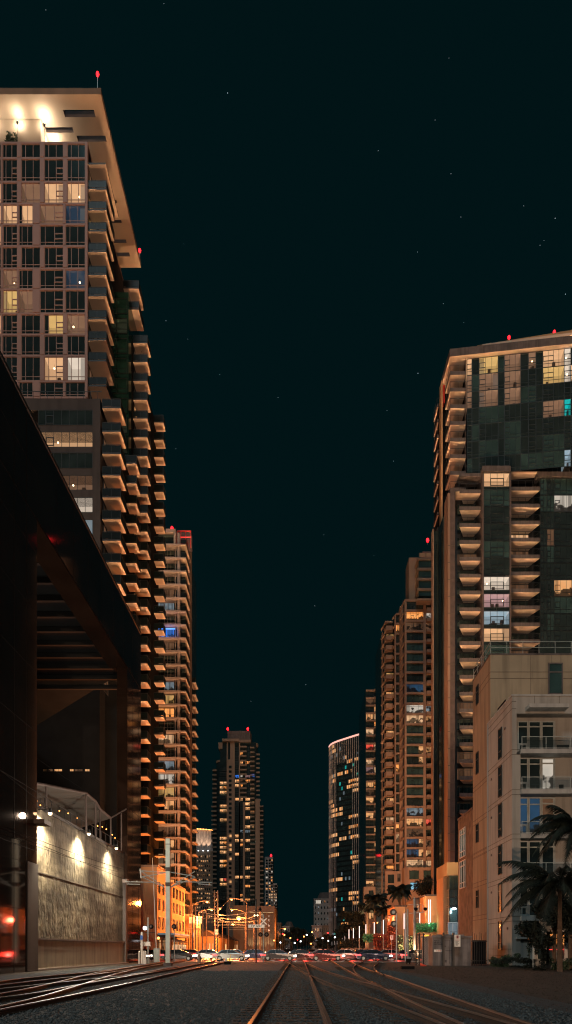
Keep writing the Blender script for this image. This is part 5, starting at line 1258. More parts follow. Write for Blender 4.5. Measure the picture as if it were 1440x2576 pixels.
# civic building with vertical floodlit ribs
Yc = 240.
B = Bld('ribbed_civic_building', 'broad tan building with floodlit vertical ribs behind the CP ASH sign', 'building', (X(660, Yc), Yc, 0))
b = MB(); b.box(X(624, Yc), X(691, Yc), Yc, Yc + 30, 0, Z(2279, Yc), 'tan'); b.box(X(586, Yc), X(624, Yc), Yc + 1.5, Yc + 30, 0, Z(2277, Yc), 'tan_dim'); B.part('wall', b)
b = MB()
for px in list(range(628, 650, 4)) + list(range(656, 672, 3)) + list(range(679, 691, 3)): b.box(X(px, Yc), X(px + 1.2, Yc), Yc - .6, Yc - .004, 0, Z(2298, Yc), 'tan')
b.box(X(624, Yc), X(691, Yc), Yc - .9, Yc - .002, Z(2297, Yc), Z(2294, Yc), 'tan'); b.box(X(630, Yc), X(688, Yc), Yc - .95, Yc - .91, Z(2296.5, Yc), Z(2295.4, Yc), 'lit_yellow'); B.part('ribs', b)
for py in (2302, 2313, 2326, 2338):
    B.put('window', win(3.2 * Yc / F, 5.5 * Yc / F, (), (), 'tan', 'lit_white', .06), (X(675.5, Yc), Yc - .01, Z(py + 5, Yc)), size=4)
B.put('window', win(1.1, 1.1, (), (), 'dark_metal', 'lit_yellow', .06), (X(654.5, Yc), Yc - .02, Z(2306, Yc)), size=4)
B.done()
for k in range(5):
    x = X(630 + k * 13, Yc); b = MB(); b.box(x - .2, x + .2, Yc - 2.4, Yc - 2.1, 0, .4, 'lamp_warm'); solo('floodlight', b, 'ground floodlight of the ribbed building, %s from the left' % ('first second third fourth fifth'.split()[k]), 'floodlight', group='floodlights of the ribbed building')
    light('SPOT', (x, Yc - 2.2, .7), 700, (1, .78, .42), .2, lin=False, aim=(0, .28, 1), cone=70)
# far small buildings
def far(lab, px0, px1, py, Yb, m, rows, cols_, wm, sign=None, cap=None):
    B = Bld('far_building', lab, 'building', (X((px0 + px1) / 2, Yb), Yb, 0)); x0, x1 = X(px0, Yb), X(px1, Yb); z1 = Z(py, Yb)
    b = MB(); b.box(x0, x1, Yb, Yb + 20, 0, z1, m); b.box(x0 - .3, x1 + .3, Yb - .3, Yb + 20, z1 + .01, z1 + .6, m)
    if cap: b.tube(((x0 + x1) / 2 + cap[0], Yb + 8, z1), ((x0 + x1) / 2 + cap[0], Yb + 8, z1 + cap[2]), cap[1], 'conc_dark', 16, cap[1] * .6)
    B.part('wall', b)
    for i in range(rows):
        for k in range(cols_):
            w = (x1 - x0) / cols_; h = z1 / rows
            B.put('window', win(w * .4, h * .45, (), (), m, (pick(wm) or 'glass_dark'), .08), (x0 + w * (k + .3), Yb - .02, h * (i + .3)), size=2)
    if sign:
        b = MB(); b.box(x0 + (x1 - x0) * .12, x0 + (x1 - x0) * .45, Yb - .4, Yb - .05, z1 - 3.6, z1 - .9, 'lit_white'); B.part('lit_sign', b)
    B.done()
far('far white block with a lit sign and dark dome left of the curved tower', 790, 829, 2262, 560, 'white_conc', 9, 5, [('lit_orange', .07), ('lit_cool', .07)], True, (3, 7, 6))
far('low white house with arched windows under the far white block', 785, 810, 2330, 420, 'white_conc', 3, 4, [('lit_warm', .3)])
far('low tan block with dark openings at the foot of the curved tower', 810, 830, 2330, 430, 'tan', 3, 4, [('lit_warm', .2)])
far('low pale house with a round lit arch left of the dark gap', 705, 730, 2332, 360, 'white_conc', 4, 4, [('lit_orange', .15), ('lit_warm', .1)], None, (2, 2.5, 3))
far('lit orange shopfront block left of the pale houses', 697, 707, 2324, 340, 'tan', 4, 2, [('lit_orange', .7)])
far('pale stepped house beside the far dark trees', 728, 737, 2345, 380, 'tan', 3, 2, [('lit_warm', .2)])

# ================================================================ POLES, SIGNALS, SIGNS
Yp = 61.; xp_ = X(423.2, Yp)
t = thing('catenary_pole', 'tall square grey steel pole carrying the trolley wire arms', 'pole', (xp_, Yp, 0))
b = MB(); b.box(xp_ - .19, xp_ + .19, Yp - .17, Yp + .17, .3, Z(2110, Yp), 'steel_pole')
for z, h in ((Z(2192, Yp), .35), (Z(2230, Yp), .35), (Z(2125, Yp), .06)): b.box(xp_ - .205, xp_ + .205, Yp - .185, Yp + .185, z, z + h, 'dark_metal')
part('mast', b, t)
b = MB(); b.box(xp_ - .35, xp_ + .35, Yp - .35, Yp + .35, 0, .3, 'conc_fascia'); part('footing', b, t)
def pz(x, y, Yq=Yp): return P(302 + x * .21843, 2076 + y * .21843, Yq)
b = MB()
for a, c in (((520, 545), (250, 525)), ((520, 548), (240, 598)), ((515, 712), (225, 515)), ((515, 715), (240, 590)), ((65, 652), (400, 658)), ((80, 678), (235, 682))): b.tube(pz(*a), pz(*c), .045, 'steel_galv', 6)
b.tube(pz(200, 640), pz(185, 655), .05, 'steel_galv', 6); b.tube(pz(235, 500), pz(245, 610), .06, 'white_paint', 6); part('left_arm', b, t)
b = MB()
for a, c in (((578, 540), (860, 590)), ((578, 718), (865, 530)), ((578, 716), (870, 598)), ((640, 650), (1065, 660)), ((900, 675), (1060, 690))): b.tube(pz(*a), pz(*c), .045, 'steel_galv', 6)
part('right_arm', b, t)
for k, (a, c, lab) in enumerate((((225, 515), (-60, -300), 'upper'), ((65, 652), (-1500, -420), 'middle'), ((1065, 690), (1250, 1100), 'right'), ((865, 530), (1100, 900), 'far'))):
    pass
# trolley wires as long sagging cables
def wire(p, q, sag, label, r=.014, n=14):
    b = MB(); pts = []
    for i in range(n + 1):
        t_ = i / n; v = Vector(p).lerp(Vector(q), t_); v.z -= sag * 4 * t_ * (1 - t_); pts.append(v)
    b.path(pts, r, 'black', 5); solo('overhead_wire', b, label, 'wire', group='overhead wires')
wl = pz(232, 560); wr = pz(860, 560); ct = pz(140, 655); cr = pz(1000, 665)
wire((wl.x, wl.y, wl.z), (wl.x - 1.0, 14, wl.z - .1), .5, 'upper overhead wire running from the left arm past the rendered wall')
wire((ct.x, ct.y, ct.z), (ct.x + .8, 14, ct.z), .1, 'contact wire below the left arm running past the rendered wall')
wire((wl.x - 2, wl.y, wl.z + .2), (wl.x - 2.6, 14, wl.z + .2), .5, 'second overhead wire close to the rendered wall')
wire((wr.x, wr.y, wr.z), (X(600, 118), 118, 6.6), .6, 'overhead wire from the right arm to the station')
wire((wl.x, wl.y, wl.z), (X(560, 118), 118, 6.6), .6, 'overhead wire from the left arm to the station')
wire(pz(575, 130), (-19.2, 48.3, 15.5), .4, 'stay wire from the pole top up to the glass pier')
wire((-18.5, 74, 11.0), (-17.8, 20, 14.5), .8, 'high wire crossing the lamps of the rendered wall')
for k in range(5):
    y0 = 118 + k * 14; xa_, xb_ = X(492, 118), X(622, 118) + 1.5
    b = MB(); zz = 8.2 - k * .1
    for j in range(10):
        x_, x2_ = xa_ + (xb_ - xa_) * j / 10, xa_ + (xb_ - xa_) * (j + 1) / 10
        s0, s1_ = 4 * (j / 10) * (1 - j / 10), 4 * ((j + 1) / 10) * (1 - (j + 1) / 10)
        b.tube((x_, y0, zz - s0 * .9), (x2_, y0, zz - s1_ * .9), .035, 'steel_galv', 5)
        if j % 3 == 1: b.ball((x_, y0, zz - s0 * .9), .12, 'white_paint', 6)
    b.tube((xa_, y0, zz - 1.4), (xb_, y0, zz - 1.4), .03, 'steel_galv', 5)
    solo('span_wire', b, 'insulated span wire over the station tracks, number %s from the crossing' % ('one two three four five'.split()[k]), 'wire', group='span wires over the station')
    for sd, x_ in (('left', xa_), ('right', xb_)):
        b = MB(); b.tube((x_, y0, 0), (x_, y0, zz + .5), .12, 'conc_dark', 8, .09); b.ball((x_, y0, zz + .5), .13, 'conc_dark', 8)
        solo('wire_pole', b, '%s hand pole of span wire number %s over the station' % (sd, 'one two three four five'.split()[k]), 'pole', group='span wire poles')
# dark lattice pole with speed sign
Yd = 118.; xd = X(544, Yd)
t = thing('lattice_pole', 'dark lattice pole with a small 15 speed sign', 'pole', (xd, Yd, 0))
b = MB()
for dx in (-.28, .28): b.box(xd + dx - .09, xd + dx + .09, Yd - .1, Yd + .1, 0, Z(2240, Yd), 'dark_metal')
for k in range(20): b.bar((xd - .2, Yd, .4 + k * .55), (xd + .2, Yd, .9 + k * .55), .05, .05, 'dark_metal')
part('mast', b, t)
b = MB(); b.box(X(541, Yd), X(549.5, Yd), Yd - .2, Yd - .15, Z(2351, Yd), Z(2338, Yd), 'sign_white'); b.add(text_mesh('15', .5, 'black'), (X(545.2, Yd), Yd - .21, Z(2345, Yd))); part('speed_sign', b, t)
b = MB(); b.path([Vector((xd + .3, Yd, 8)), Vector((xd + 2.2, Yd, 10)), Vector((X(578, Yd), Yd, Z(2272, Yd))), Vector((X(578, Yd), Yd, Z(2287, Yd)))], .06, 'dark_metal', 6); part('arm', b, t)
# CP ASH
Ya_ = 73.9; xa = X(644.8, Ya_)
t = thing('name_sign', 'dark post with a white CP ASH name board', 'sign', (xa, Ya_, 0))
b = MB(); b.tube((xa, Ya_, 0), (xa, Ya_, Z(2261, Ya_)), .085, 'dark_metal', 8); part('post', b, t)
b = MB(); b.box(X(625.5, Ya_), X(666, Ya_), Ya_ - .14, Ya_ - .1, Z(2334, Ya_), Z(2326, Ya_), 'sign_white'); b.add(text_mesh('CP ASH', .34, 'black', .006), (X(645.5, Ya_), Ya_ - .15, Z(2330, Ya_))); part('name_board', b, t)
b = MB()
for sx_ in (-.16, .16): b.ball((xa + sx_, Ya_ - .1, Z(2303, Ya_)), .085, 'lamp_warm', 6)
part('lamp', b, t)
# crossing signals
def disc(b, x, y, z, r, back=False):
    b.tube((x, y - .04, z), (x, y + .04, z), r, 'black', 18); b.tube((x, y - .28, z), (x, y - .04, z), r * .55, 'black', 14); b.tube((x, y - .285, z), (x, y - .27, z), r * .48, 'conc_dark', 14)
Yx = 77.; xx = X(663.7, Yx)
t = thing('crossing_signal', 'railway crossing signal with crossbuck and two dark round lamps by the CP ASH sign', 'crossing signal', (xx, Yx, 0))
b = MB(); b.tube((xx, Yx, 0), (xx, Yx, Z(2300, Yx)), .06, 'steel_galv', 8); b.tube((X(655, Yx), Yx, Z(2284, Yx)), (X(655, Yx), Yx, Z(2279, Yx)), .10, 'black', 10, .02); b.tube((X(655, Yx), Yx, Z(2290, Yx)), (X(655, Yx), Yx, Z(2284, Yx)), .22, 'black', 10, .10); b.tube((X(655, Yx), Yx, Z(2290, Yx)), (xx, Yx, Z(2300, Yx)), .03, 'dark_metal', 5); part('mast', b, t)
b = MB(); disc(b, X(656, Yx), Yx - .1, Z(2351, Yx), .26); disc(b, X(671.4, Yx), Yx - .1, Z(2351, Yx), .26); b.bar((X(656, Yx), Yx, Z(2351, Yx)), (X(671.4, Yx), Yx, Z(2351, Yx)), .06, .06, 'dark_metal'); part('signal_lamps', b, t)
b = MB(); zc2 = Z(2318, Yx)
b.bar((xx - .34, Yx - .12, zc2 + .34), (xx + .34, Yx - .12, zc2 - .34), .02, .13, 'sign_white'); b.bar((xx - .34, Yx - .145, zc2 - .34), (xx + .34, Yx - .145, zc2 + .34), .02, .13, 'sign_white'); part('crossbuck', b, t)
# left crossing equipment
Yg_ = 71.; xg = X(373, Yg_)
t = thing('crossing_signal', 'crossing signal mast with a bluish lit lamp left of the tall grey pole', 'crossing signal', (xg, Yg_, 0))
b = MB(); b.tube((xg, Yg_, 0), (xg, Yg_, Z(2308, Yg_)), .08, 'steel_galv', 8); b.tube((xg, Yg_, 0), (xg, Yg_, .5), .2, 'steel_galv', 8); part('mast', b, t)
b = MB(); disc(b, X(367, Yg_), Yg_, Z(2334, Yg_), .25); disc(b, X(381, Yg_), Yg_, Z(2331, Yg_), .25); b.ball((X(367, Yg_), Yg_ - .35, Z(2335, Yg_)), .2, 'lamp_white', 10); b.bar((X(365, Yg_), Yg_ + .1, Z(2346, Yg_)), (X(390, Yg_), Yg_ + .1, Z(2346, Yg_)), .06, .06, 'dark_metal'); part('signal_lamps', b, t)
b = MB(); b.box(X(362, Yg_), X(379, Yg_), Yg_ - .1, Yg_ + .1, Z(2380, Yg_), Z(2369, Yg_), 'white_paint'); part('relay_box', b, t)
Yh = 70.; xh = X(357.5, Yh)
t = thing('sign_post', 'white round post with a small blue sign beside the glass corner', 'sign', (xh, Yh, 0))
b = MB(); b.tube((xh, Yh, 0), (xh, Yh, Z(2345, Yh)), .13, 'white_paint', 12); part('post', b, t)
b = MB(); b.box(xh - .13, xh + .13, Yh - .17, Yh - .14, Z(2364, Yh), Z(2353, Yh), 'sign_blue'); part('sign_plate', b, t)
for k, (px, lab) in enumerate(((350.5, 'first white bollard by the glass corner'), (362.5, 'second white bollard by the glass corner'), (366.5, 'third white bollard by the glass corner'))):
    b = MB(); x_ = X(px, 69.5); b.tube((x_, 69.5, 0), (x_, 69.5, 1.25), .08, 'white_paint', 10); b.ball((x_, 69.5, 1.25), .08, 'white_paint', 8); solo('bollard', b, lab, 'bollard', group='white bollards')
Yga = 78.; t = thing('crossing_gate', 'raised crossing gate arm pointing almost straight up behind the grey pole', 'crossing gate', (X(394, Yga), Yga, 0))
b = MB(); b.tube((X(394, Yga), Yga, 1.2), P(384, 2158, Yga), .05, 'white_paint', 6, .03); part('gate_arm', b, t)
b = MB(); b.box(X(388, Yga), X(403, Yga), Yga - .2, Yga + .2, 0, 1.6, 'steel_galv'); b.tube((X(394, Yga), Yga, 1.2), (X(401, Yga), Yga, .9), .14, 'black', 8); part('mechanism', b, t)
b = MB(); b.ball((X(400, Yga), Yga - .2, Z(2360, Yga)), .16, 'lamp_orange', 8); part('gate_lamp', b, t)
b = MB(); b.tube((X(439, 80), 80, 0), (X(439, 80), 80, 4), .05, 'steel_galv', 6); disc(b, X(439, 80), 79.9, Z(2331, 80), .3); solo('round_signal', b, 'dark round signal disc just right of the tall grey pole', 'signal')
b = MB(); x_ = X(502, 66.5); b.tube((x_, 66.5, 0), (x_, 66.5, .96), .13, 'tan', 12, .10); b.ball((x_, 66.5, .96), .1, 'tan', 8); solo('marker_post', b, 'short tan bollard at the edge of the gravel', 'bollard')
# right signal masts
Yr = 68.
t = thing('signal_mast', 'slim mast with black base in front of the light columns', 'signal mast', (X(1027, Yr), Yr, 0))
b = MB(); b.tube((X(1027, Yr), Yr, 0), (X(1026, Yr), Yr, Z(2287, Yr)), .075, 'steel_galv', 8); part('mast', b, t)
b = MB(); b.box(X(1022, Yr), X(1033, Yr), Yr - .2, Yr + .2, .15, .55, 'black'); b.box(X(1023, Yr), X(1025, Yr), Yr - .15, Yr + .15, 0, .15, 'black'); b.box(X(1030, Yr), X(1032, Yr), Yr - .15, Yr + .15, 0, .15, 'black'); part('base', b, t)
Yr2 = 84.
t = thing('signal_mast', 'mast with two round signal discs seen from behind', 'signal mast', (X(998, Yr2), Yr2, 0))
b = MB(); b.tube((X(998, Yr2), Yr2, 0), (X(998, Yr2), Yr2, Z(2298, Yr2)), .08, 'white_paint', 8); b.path([Vector((X(998, Yr2), Yr2, Z(2340, Yr2))), Vector((X(993, Yr2), Yr2, Z(2330, Yr2))), Vector((X(998, Yr2), Yr2, Z(2315, Yr2)))], .02, 'dark_metal', 5); part('mast', b, t)
b = MB()
for px, py in ((990, 2295), (991.5, 2324)):
    b.tube((X(px, Yr2), Yr2 - .02, Z(py, Yr2)), (X(px, Yr2), Yr2 + .06, Z(py, Yr2)), .42, 'conc_dark', 20); b.tube((X(px, Yr2), Yr2 - .25, Z(py, Yr2)), (X(px, Yr2), Yr2 - .02, Z(py, Yr2)), .2, 'steel_galv', 12)
part('signal_discs', b, t)
b = MB(); b.tube((X(1020, 86), 86, 0), (X(1020, 86), 86, Z(2252, 86)), .05, 'dark_metal', 6); b.tube((X(1021, 86), 86, 0), (X(1021, 86), 86, Z(2296, 86)), .12, 'white_paint', 8); solo('signal_mast', b, 'tallest thin dark mast above the white mast sleeve', 'signal mast')
Yr3 = 88.; t = thing('traffic_signal', 'thick pale traffic signal pole with short arms and hooded lamps', 'traffic signal', (X(1043.5, Yr3), Yr3, 0))
b = MB(); b.tube((X(1043, Yr3), Yr3, 0), (X(1043, Yr3), Yr3, Z(2262, Yr3)), .19, 'steel_galv', 10, .15); b.tube((X(1043, Yr3), Yr3, Z(2257, Yr3)), (X(1043, Yr3), Yr3, Z(2262, Yr3)), .1, 'steel_galv', 8); part('pole', b, t)
b = MB(); b.bar((X(1030, Yr3), Yr3, Z(2298, Yr3)), (X(1073, Yr3), Yr3, Z(2294, Yr3)), .08, .1, 'steel_galv'); b.bar((X(1028, Yr3), Yr3, Z(2276, Yr3)), (X(1060, Yr3), Yr3, Z(2276, Yr3)), .06, .06, 'steel_galv'); part('arm', b, t)
for px in (1046, 1070):
    b = MB(); b.ball((X(px, Yr3), Yr3 - .1, Z(2287, Yr3)), .24, 'black', 10); b.box(X(px, Yr3) - .35, X(px, Yr3) + .3, Yr3 - .4, Yr3, Z(2285, Yr3), Z(2284, Yr3), 'black'); b.tube((X(px - 6 if px > 1050 else px + 8, Yr3), Yr3, Z(2294, Yr3)), (X(px - 6 if px > 1050 else px + 8, Yr3), Yr3, Z(2276, Yr3)), .04, 'steel_galv', 6); part('signal_head', b, t)
b = MB(); b.box(X(982, 90), X(990, 90), 90, 90.05, Z(2364, 90), Z(2353, 90), 'sign_white'); b.add(text_mesh('R', .42, 'sign_red', .006), (X(986, 90), 89.985, Z(2358.5, 90))); b.tube((X(986, 90.05), 90.1, 0), (X(986, 90), 90.1, Z(2353, 90)), .03, 'steel_galv', 6); solo('letter_sign', b, 'small white sign with a red letter R beside the red shrubs', 'sign')

# ================================================================ UTILITY CABINET, FENCES
YU = 62.2
x0, x1 = X(1089, YU), X(1185, YU); zt = Z(2351, YU)
t = thing('utility_cabinet', 'big grey concrete utility cabinet with door and stencilled lettering', 'utility cabinet', ((x0 + x1) / 2, YU, 0))
b = MB(); b.prism([(x0, YU), (x1, YU), (x1, YU + 3.5), (x0 - .35, YU + 3.5), (X(1077.5, YU + 2), YU + 2)], 0, zt - .28, 'cabinet'); part('body', b, t)
b = MB(); b.prism([(x0 - .05, YU - .1), (x1 + .1, YU - .1), (x1 + .1, YU + 3.6), (x0 - .45, YU + 3.6), (X(1076, YU + 2), YU + 1.95)], zt - .277, zt - .12, 'cabinet'); b.prism([(x0 + .5, YU + .5), (x1 - .5, YU + .5), (x1 - .5, YU + 3), (x0 + .5, YU + 3)], zt - .117, zt + .02, 'cabinet'); part('roof', b, t)
zu = lambda x, y: P(1690 * .62909 + x * .09611, 3700 * .62909 + y * .09611, YU)
b = MB(); p, q = zu(555, 1000), zu(705, 395); b.box(p.x, q.x, YU - .03, YU - .002, p.z, q.z, 'cabinet'); dr = part('door', b, t)
b = MB(); 
for a, c in (((548, 1005), (553, 390)), ((706, 1005), (711, 390))): p, q = zu(*a), zu(*c); b.box(p.x, q.x, YU - .035, YU - .001, p.z, q.z, 'black')
p, q = zu(548, 395), zu(711, 389); b.box(p.x, q.x, YU - .036, YU - .001, p.z, q.z, 'black')
for k in range(4): p, q = zu(568 + k * 17, 975), zu(578 + k * 17, 905); b.box(p.x, q.x, YU - .04, YU - .031, p.z, q.z, 'black')
p, q = zu(560, 555), zu(615, 540); b.box(p.x, q.x, YU - .08, YU - .031, p.z, q.z, 'black'); p, q = zu(600, 672), zu(770, 662); b.box(p.x, q.x, YU - .06, YU - .031, p.z, q.z, 'black'); part('handle', b, dr)
b = MB()
for s_, yy in (('ASH ST', 402), ('MP-267.2', 450), ('DOT 026754', 500)): p = zu(305, yy); b.add(text_mesh(s_, .155, 'black', .004, 'LEFT'), (p.x, YU - .006, p.z))
part('lettering', b, t)
b = MB(); p, q = zu(302, 698), zu(615, 636); b.box(p.x, q.x, YU - .02, YU - .002, p.z, q.z, 'sign_white'); c = zu(460, 667); b.add(text_mesh('1-800-24', .21, 'sign_red', .004), (c.x, YU - .026, c.z)); part('phone_plate', b, t)
# picket posts and warning sign in front of cabinet
YFc = 61.6
t = thing('warning_sign', 'tall white no trespassing notice with a red ring fixed to a dark fence post', 'sign', (X(1150, YFc), YFc, 0))
zf2 = lambda x, y: P(1690 * .62909 + x * .09611, 3700 * .62909 + y * .09611, YFc)
p, q = zf2(830, 560), zf2(988, 248)
b = MB(); b.box(p.x, q.x, YFc - .12, YFc - .09, p.z, q.z, 'sign_white'); part('board', b, t)
b = MB(); c = zf2(908, 308); b2 = []
for k in range(20):
    a0, a1 = k * math.pi / 10, (k + 1) * math.pi / 10; r_ = .13; b.bar((c.x + r_ * math.cos(a0), YFc - .13, c.z + r_ * math.sin(a0)), (c.x + r_ * math.cos(a1), YFc - .13, c.z + r_ * math.sin(a1)), .02, .03, 'sign_red')
b.bar((c.x - .09, YFc - .13, c.z + .09), (c.x + .09, YFc - .13, c.z - .09), .02, .03, 'sign_red'); b.box(c.x - .05, c.x + .05, YFc - .128, YFc - .121, c.z - .08, c.z + .07, 'black'); part('ring_emblem', b, t)
b = MB(); c = zf2(908, 388); b.add(text_mesh('DANGER', .10, 'sign_red', .004), (c.x, YFc - .125, c.z))
for k, yy in enumerate((412, 432, 452, 472, 500, 520)): c0, c1 = zf2(858, yy), zf2(950 - (k % 3) * 15, yy + 7); b.box(c0.x, c1.x, YFc - .125, YFc - .121, c1.z, c0.z, 'conc_dark')
part('notice_lines', b, t)
t = thing('picket_fence', 'dark steel picket fence around the utility cabinet', 'fence', (X(1130, YFc), YFc, 0))
b = MB()
for px in (1113.5, 1138.5): b.box(X(px, YFc), X(px + 5, YFc), YFc - .08, YFc + .1, 0, Z(2346, YFc), 'dark_metal')
part('post', b, t)
b = MB()
for px in (1122, 1135.5, 1139.5, 1147.8, 1150.6): b.tube((X(px, YFc + 3), YFc + 4.1, 0), (X(px, YFc + 3), YFc + 4.1, Z(2345, YFc + 3)), .04, 'dark_metal', 5, .02)
for k, px in enumerate((1188.5, 1194.5, 1200, 1206, 1212, 1218, 1223)): b.tube((X(px, YFc + 1), YFc + 1, 0), (X(px, YFc + 1), YFc + 1, Z(2345 + (k % 3) * 3, YFc + 1)), .045, 'dark_metal', 5, .02)
b.box(X(1186, YFc + 1), X(1226, YFc + 1), YFc + .97, YFc + 1.03, 2.2, 2.28, 'dark_metal'); b.box(X(1186, YFc + 1), X(1226, YFc + 1), YFc + .97, YFc + 1.03, .4, .48, 'dark_metal'); part('pickets', b, t)
b = MB(); b.box(X(1190, 65), X(1224, 65), 65, 65.1, .1, 2.35, 'black'); part('privacy_screen', b, t)
t = thing('chain_fence', 'chain link fence panel with dark posts left of the utility cabinet', 'fence', (X(1060, 63), 63, 0))
b = MB()
for px in (1047, 1056, 1065.5): b.tube((X(px, 63), 63, 0), (X(px, 63), 63, Z(2348, 63)), .06, 'dark_metal', 6)
b.tube((X(1047, 63), 63, Z(2352, 63)), (X(1078, 63), 63, Z(2352, 63)), .03, 'dark_metal', 5); part('posts', b, t)
b = MB(); xa_, xb_ = X(1047, 63), X(1078, 63); hh = Z(2352, 63)
for k in range(26):
    s0 = k * .22 - hh; a_ = (max(xa_, xa_ + s0), 63, max(0, -s0)); 
    xe = min(xb_, xa_ + s0 + hh); e_ = (xe, 63, xe - xa_ - s0)
    if e_[0] > a_[0] + .05: b.tube(a_, e_, .006, 'steel_galv', 3); b.tube((xa_ + xb_ - a_[0], 63.01, a_[2]), (xa_ + xb_ - e_[0], 63.01, e_[2]), .006, 'steel_galv', 3)
part('mesh', b, t)
YY = 66.; t = thing('speed_sign', 'yellow pointed track speed sign reading 15 over 10 left of the utility cabinet', 'sign', (X(1073, YY), YY, 0))
zc3 = Z(2362, YY); x_ = X(1073, YY)
b = MB(); b.xz([(x_ - .19, zc3 + .42), (x_ + .19, zc3 + .42), (x_ + .19, zc3 - .34), (x_, zc3 - .62), (x_ - .19, zc3 - .34)], YY - .02, YY + .02, 'sign_yellow'); b.add(text_mesh('15', .32, 'black', .006), (x_, YY - .03, zc3 + .16)); b.add(text_mesh('10', .32, 'black', .006), (x_, YY - .03, zc3 - .16)); part('plate', b, t)
b = MB(); b.tube((x_, YY + .05, 0), (x_, YY + .05, zc3 + .5), .03, 'steel_galv', 6); part('post', b, t)
b = MB(); x_ = X(1077, 66.4); b.tube((x_, 66.4, 0), (x_, 66.4, Z(2361, 66)), .03, 'dark_metal', 6); b.ball((x_, 66.3, Z(2361, 66)), .13, 'lamp_white', 8); solo('yard_lamp', b, 'small bright white lamp at the left corner of the utility cabinet', 'lamp')
light('POINT', (x_ - .1, 65.9, Z(2361, 66)), 60, (1, .85, .65), .1, lin=False)
b = MB(); b.tube((X(1061, 61), 61, .09), (X(1073, 60), 60, .05), .13, 'red_plastic', 10, .03); b.box(X(1060, 61) - .03, X(1060, 61) + .02, 60.8, 61.2, 0, .28, 'red_plastic'); solo('traffic_cone', b, 'small red cone lying on its side near the cabinet', 'traffic cone')
b = MB(); x_, y_ = G(1033, 2428).x, 52.; x_ = X(876 + 150, 52); b.box(x_ - .5, x_ + .5, 51.8, 52.3, 0, .22, 'black'); solo('switch_box', b, 'low black switch box on the dark ground between rails and cabinet', 'switch machine')
for px, py, lab in ((295, 2421, 'switch stand with pale flag at the foot of the rendered wall'), (574, 2426, 'switch stand with yellow lever left of the main track')):
    q = G(px, py); t = thing('switch_stand', lab, 'switch stand', (q.x, q.y, 0))
    b = MB(); b.box(q.x - .35, q.x + .3, q.y - .2, q.y + .2, 0, .28, 'black'); b.box(q.x - .6, q.x + .8, q.y - .06, q.y + .06, .02, .08, 'timber'); part('base', b, t)
    b = MB(); b.bar((q.x + .12, q.y, .25), (q.x + .28, q.y, .95), .05, .05, 'sign_yellow' if px > 500 else 'tan'); part('lever', b, t)
    b = MB(); b.box(q.x - .3, q.x - .08, q.y - .02, q.y + .02, .3, .55, 'white_paint'); part('flag', b, t)

# ================================================================ CARS ON THE CROSS STREET
def car_parts(paint):
    bd = MB(); low = [(-2.25, .32), (-2.28, .62), (-2.18, .88), (-1.2, .98), (.9, .98), (2.0, .80), (2.25, .62), (2.27, .34), (1.9, .24), (-1.9, .24)]
    bd.xz(low, -.88, .88, paint, lambda z: .10 if z > .85 else (.02 if z > .5 else .0)); bd.xz([(-1.75, .97), (-1.15, 1.38), (-.2, 1.45), (.35, 1.40), (1.15, .97)], -.80, .80, paint, lambda z: .16 if z > 1.2 else 0)
    wd = MB()
    for sg in (-1, 1):
        f = (lambda pts: [(x, sg * (.815 - .15 * max(0, (z - 1.0)) / .4), z) for x, z in pts])
        for pl in ([(-1.5, 1.0), (-1.08, 1.33), (-.45, 1.38), (-.45, 1.0)], [(-.38, 1.0), (-.38, 1.38), (.30, 1.35), (.92, 1.0)]): wd.face(f(pl) if sg < 0 else f(pl)[::-1], 'glass_car')
    wd.face([(1.20, -.68, 1.0), (1.20, .68, 1.0), (.42, .58, 1.40), (.42, -.58, 1.40)], 'glass_car'); wd.face([(-1.79, .68, 1.0), (-1.79, -.68, 1.0), (-1.19, -.58, 1.37), (-1.19, .58, 1.37)], 'glass_car')
    ty = MB(); ty.tube((0, -.11, 0), (0, .11, 0), .32, 'rubber', 16); rm = MB(); rm.tube((0, -.13, 0), (0, .13, 0), .2, 'steel_galv', 10)
    hl = MB(); hl.box(1.95, 2.30, -.15, .15, .56, .72, 'head_white'); tl = MB(); tl.box(-2.33, -1.75, -.16, .16, .66, .82, 'tail_red')
    return bd, wd, ty, rm, hl, tl
cc = {}
cars = [(-21.5, 88.5, 0, 'car_silver'), (-15.6, 88.5, 0, 'car_black'), (-8.8, 88.5, 0, 'car_white'), (-2.6, 88.5, 0, 'car_grey'), (3.6, 88.5, 0, 'car_red'), (9.7, 88.5, 0, 'car_blue'), (15.6, 88.5, 0, 'car_silver'),
        (-19, 93.5, 0, 'car_grey'), (-12.2, 93.5, 0, 'car_white'), (-5.8, 93.5, 0, 'car_blue'), (.4, 93.5, 0, 'car_black'), (6.6, 93.5, 0, 'car_silver'), (12.6, 93.5, 0, 'car_white'),
        (-23, 101, 1, 'car_black'), (-16.5, 101, 1, 'car_red'), (-9.9, 101, 1, 'car_silver'), (-3.6, 101, 1, 'car_grey'), (3.0, 101, 1, 'car_white'), (9.4, 101, 1, 'car_black'), (15.8, 101, 1, 'car_blue'),
        (27, 88.5, 0, 'car_grey'), (33.6, 88.5, 0, 'car_white'), (31, 101, 1, 'car_red')]
lane = {88.5: 'near', 93.5: 'middle', 101: 'far'}; cnt = {}
ordn = 'first second third fourth fifth sixth seventh eighth ninth'.split()
